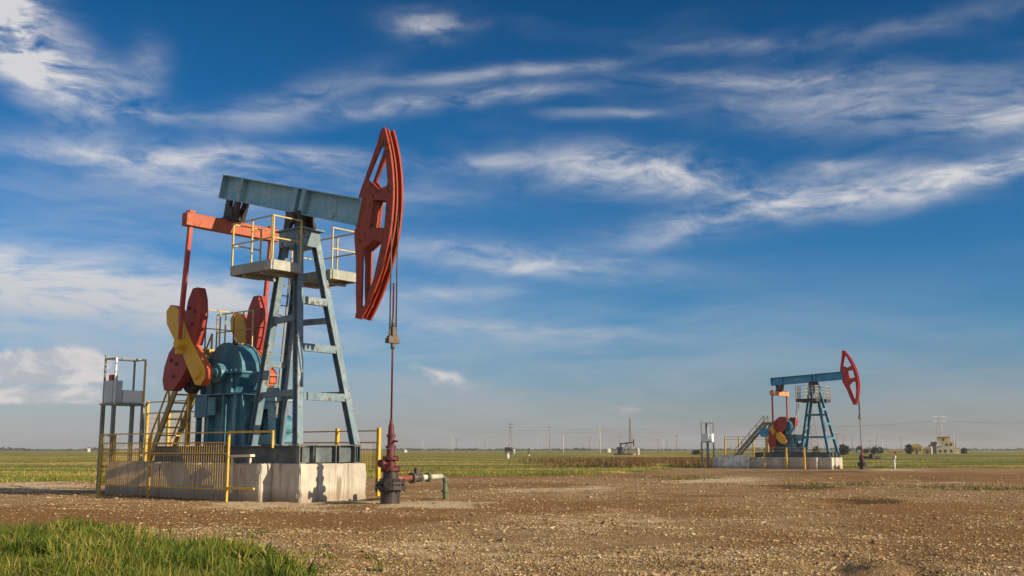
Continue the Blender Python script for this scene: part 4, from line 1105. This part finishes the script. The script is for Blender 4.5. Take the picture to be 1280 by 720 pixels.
# ------------------------------------------------------------------ air
hm = bpy.data.materials.new('hazy_air'); hm.use_nodes = True
hm.node_tree.nodes.clear()
ho = hm.node_tree.nodes.new('ShaderNodeOutputMaterial'); pv = hm.node_tree.nodes.new('ShaderNodeVolumePrincipled')
pv.inputs['Color'].default_value = (.86, .89, .95, 1); pv.inputs['Density'].default_value = .00018; pv.inputs['Anisotropy'].default_value = .2
hm.node_tree.links.new(pv.outputs[0], ho.inputs['Volume'])
q = MB(); q.bb(-3600, 3600, -60, 3200, -1.6, 22); hz_ = q.build('haze', hm); tag(hz_, 'thin pale haze over the plain', 'haze', kind='stuff')

# ------------------------------------------------------------------ world
W = bpy.data.worlds.new('World'); S.world = W; W.use_nodes = True
k = NT(W.node_tree)
bg = k.n['Background']
sky = k.new('ShaderNodeTexSky'); sky.sky_type = 'NISHITA'; sky.sun_disc = False
sky.sun_elevation = EL; sky.sun_rotation = math.atan2(SUN.x, SUN.y)
sky.altitude = 50; sky.air_density = 1.0; sky.dust_density = .6; sky.ozone_density = 2.5
dirv = k.new('ShaderNodeTexCoord').outputs['Generated']
sep = k.new('ShaderNodeSeparateXYZ'); k.put(sep.inputs[0], dirv)
X_, Y_, Z_ = sep.outputs
elv = k.m('ARCSINE', Z_); az = k.m('ARCTAN2', X_, Y_)
comb = k.new('ShaderNodeCombineXYZ'); k.put(comb.inputs[0], az); k.put(comb.inputs[1], elv)
ae = comb.outputs[0]
def vmul(v, sx, sy, rot=0.0):
    n = k.new('ShaderNodeMapping'); k.put(n.inputs['Vector'], v)
    n.inputs['Scale'].default_value = (sx, sy, 1); n.inputs['Rotation'].default_value = (0, 0, rot)
    return n.outputs[0]
# wispy detail: warped, stretched noise
wn = k.new('ShaderNodeTexNoise'); k.put(wn.inputs['Vector'], vmul(ae, 5, 12)); wn.inputs['Scale'].default_value = 1; wn.inputs['Detail'].default_value = 3
wv = k.new('ShaderNodeVectorMath', operation='MULTIPLY_ADD'); k.l.new(wn.outputs['Color'], wv.inputs[0]); wv.inputs[1].default_value = (.13, .05, 0); wv.inputs[2].default_value = (0, 0, 0)
ad = k.new('ShaderNodeVectorMath', operation='ADD'); k.put(ad.inputs[0], ae); k.l.new(wv.outputs[0], ad.inputs[1])
warp = ad.outputs[0]
n_s = k.noise(vmul(warp, 7, 25, .06), 1, 10, .6, .35)
n_f = k.noise(vmul(warp, 20, 62, .12), 1, 9, .6, .5)
n_p = k.noise(vmul(warp, 26, 50), 1, 8, .58)
def angles(px, py):
    u, v = (px - 640) / F_PX, (360 - py) / F_PX
    dx, dy, dz = u, cos(TH) - v * sin(TH), sin(TH) + v * cos(TH)
    L = math.sqrt(dx * dx + dy * dy + dz * dz)
    return math.atan2(dx, dy), math.asin(dz / L)
# (px, py, half-length, half-height, tilt deg (up to the right +), strength, kind)
CL = [(32, 64, 85, 33, -30, 2.3, 0), (5, 22, 52, 36, -35, 2.0, 0), (130, 85, 50, 14, -15, .5, 0), (190, 136, 75, 11, 0, .8, 0), (190, 80, 26, 22, -50, .45, 0), (360, 130, 85, 22, 22, .5, 0),
      (540, 34, 44, 16, 0, .85, 0), (560, 130, 130, 11, 5, .95, 0), (620, 96, 150, 9, 5, .55, 0), (760, 147, 60, 6, 0, .45, 0),
      (240, 193, 180, 13, 2, 1.0, 0), (410, 192, 70, 9, 0, .6, 0), (250, 225, 150, 26, -5, .5, 0), (600, 200, 55, 8, 0, .5, 0), (430, 235, 170, 24, 0, .35, 0),
      (60, 340, 190, 34, -6, 1.25, 0), (40, 378, 220, 18, 0, .9, 0), (230, 372, 190, 18, 0, .6, 0), (620, 325, 170, 17, -4, .8, 0), (560, 365, 80, 7, 0, .6, 0), (680, 336, 100, 7, 0, .6, 0),
      (640, 410, 190, 9, -3, .6, 0), (330, 420, 330, 14, 0, .35, 0),
      (800, 214, 125, 21, -5, 1.55, 0), (920, 262, 130, 22, 12, 1.0, 0), (1130, 234, 120, 17, 4, 1.35, 0), (1250, 208, 90, 15, 12, .75, 0), (1060, 205, 40, 8, -10, .45, 0),
      (1130, 125, 210, 34, -6, .62, 0), (1240, 145, 80, 26, -5, .5, 0), (960, 95, 130, 9, -3, .5, 0), (930, 52, 120, 10, -4, .3, 0), (1150, 30, 150, 14, 4, .2, 0),
      (65, 459, 75, 17, 0, 1.5, 1), (15, 462, 60, 13, 0, 1.1, 1), (90, 450, 28, 13, 0, .9, 1), (45, 496, 85, 9, 0, 1.3, 1), (120, 503, 45, 8, 0, .4, 1), (560, 478, 45, 13, -15, .6, 1), (520, 470, 70, 16, 0, .3, 1), (778, 507, 24, 9, 0, .6, 1), (700, 520, 130, 10, 0, .2, 1), (200, 480, 120, 20, 0, .25, 1)]
def blob(px, py, hl, hh, tilt, st):
    a0, e0 = angles(px, py); sc = 1 / F_PX
    rx_, ry_ = hl * sc / max(.7, cos(e0)), hh * sc; t = R(tilt)
    n = k.new('ShaderNodeMapping', vector_type='POINT')
    sub = k.new('ShaderNodeVectorMath', operation='SUBTRACT'); k.put(sub.inputs[0], warp_b); sub.inputs[1].default_value = (a0, e0, 0)
    rt = k.new('ShaderNodeVectorRotate', rotation_type='Z_AXIS'); k.l.new(sub.outputs[0], rt.inputs[0]); rt.inputs['Angle'].default_value = -t
    ml = k.new('ShaderNodeVectorMath', operation='MULTIPLY'); k.l.new(rt.outputs[0], ml.inputs[0]); ml.inputs[1].default_value = (1 / rx_, 1 / ry_, 0)
    ln = k.new('ShaderNodeVectorMath', operation='DOT_PRODUCT'); k.l.new(ml.outputs[0], ln.inputs[0]); k.l.new(ml.outputs[0], ln.inputs[1])
    return k.m('MULTIPLY', k.m('EXPONENT', k.m('MULTIPLY', ln.outputs['Value'], -1.0)), st)
# blobs use a gentler warp so their outlines are ragged
wb_ = k.new('ShaderNodeVectorMath', operation='MULTIPLY_ADD'); k.l.new(wn.outputs['Color'], wb_.inputs[0]); wb_.inputs[1].default_value = (.075, .032, 0); wb_.inputs[2].default_value = (-.0375, -.016, 0)
ab = k.new('ShaderNodeVectorMath', operation='ADD'); k.put(ab.inputs[0], ae); k.l.new(wb_.outputs[0], ab.inputs[1]); warp_b = ab.outputs[0]
tot = [None, None]
for c_ in CL:
    v = blob(*c_[:6]); i = c_[6]
    tot[i] = v if tot[i] is None else k.m('ADD', tot[i], v)
det = k.m('ADD', k.m('MULTIPLY', n_s, .62), k.m('MULTIPLY', n_f, .38))
fib = k.noise(vmul(warp, 46, 210, .14), 1, 6, .62, .4)
cir = k.m('MULTIPLY', tot[0], k.ss(k.m('ADD', det, k.m('MULTIPLY', k.m('SUBTRACT', fib, .5), .09)), .33, .70))
# thin veil of cirrus elsewhere in the sky
veil = k.m('MULTIPLY', k.ss(k.noise(vmul(warp, 2.6, 11, .12), 1, 7, .6), .52, .8), .10)
cum = k.ss(k.m('ADD', tot[1], k.m('MULTIPLY', k.m('SUBTRACT', n_p, .5), 1.3)), .3, 1.0)
cum = k.m('MULTIPLY', cum, k.ss(tot[1], .02, .3))
lowv = k.m('MULTIPLY', k.ss(k.m('ADD', elv, k.m('MULTIPLY', az, .16)), .26, -.02), k.m('MULTIPLY', k.ss(k.noise(vmul(warp, 4, 22), 1, 8, .6), .3, .66), .62))
cov = k.m('MINIMUM', k.m('ADD', k.m('ADD', cir, veil), lowv), .93)
rear = k.m('MULTIPLY', k.ss(k.m('ABSOLUTE', az), 1.15, 2.0), k.ss(k.noise(vmul(warp, 2.2, 5), 1, 7, .58), .36, .56))  # unseen bright cloud bank behind the camera, added to fill shaded faces
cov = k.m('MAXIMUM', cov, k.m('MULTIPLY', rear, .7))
# clear sky: Nishita, its blue deepened with height as a polarised lens shows it
tint = k.ramp(k.m('MULTIPLY', elv, 1.6), [(0.0, (.53, .49, .63)), (.07, (.43, .49, .65)), (.17, (.22, .47, .69)), (.3, (.11, .42, .67)), (.5, (.055, .36, .60)), (.75, (.022, .26, .45)), (1.0, (.018, .20, .38))])
clear = k.mix(1.0, sky.outputs[0], tint, 'MULTIPLY')
ccol = k.mix(k.ss(elv, .02, .2), (2.85, 2.95, 3.2), (4.9, 4.85, 4.95))
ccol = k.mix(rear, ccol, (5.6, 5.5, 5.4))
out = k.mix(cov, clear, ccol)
out = k.mix(k.m('MULTIPLY', cum, .8), out, k.mix(k.ss(n_p, .4, .62), (3.4, 3.4, 3.7), (5.3, 4.9, 4.7)))
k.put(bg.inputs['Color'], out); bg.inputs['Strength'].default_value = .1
S.cycles.use_denoising = True
S.cycles.max_bounces = 6
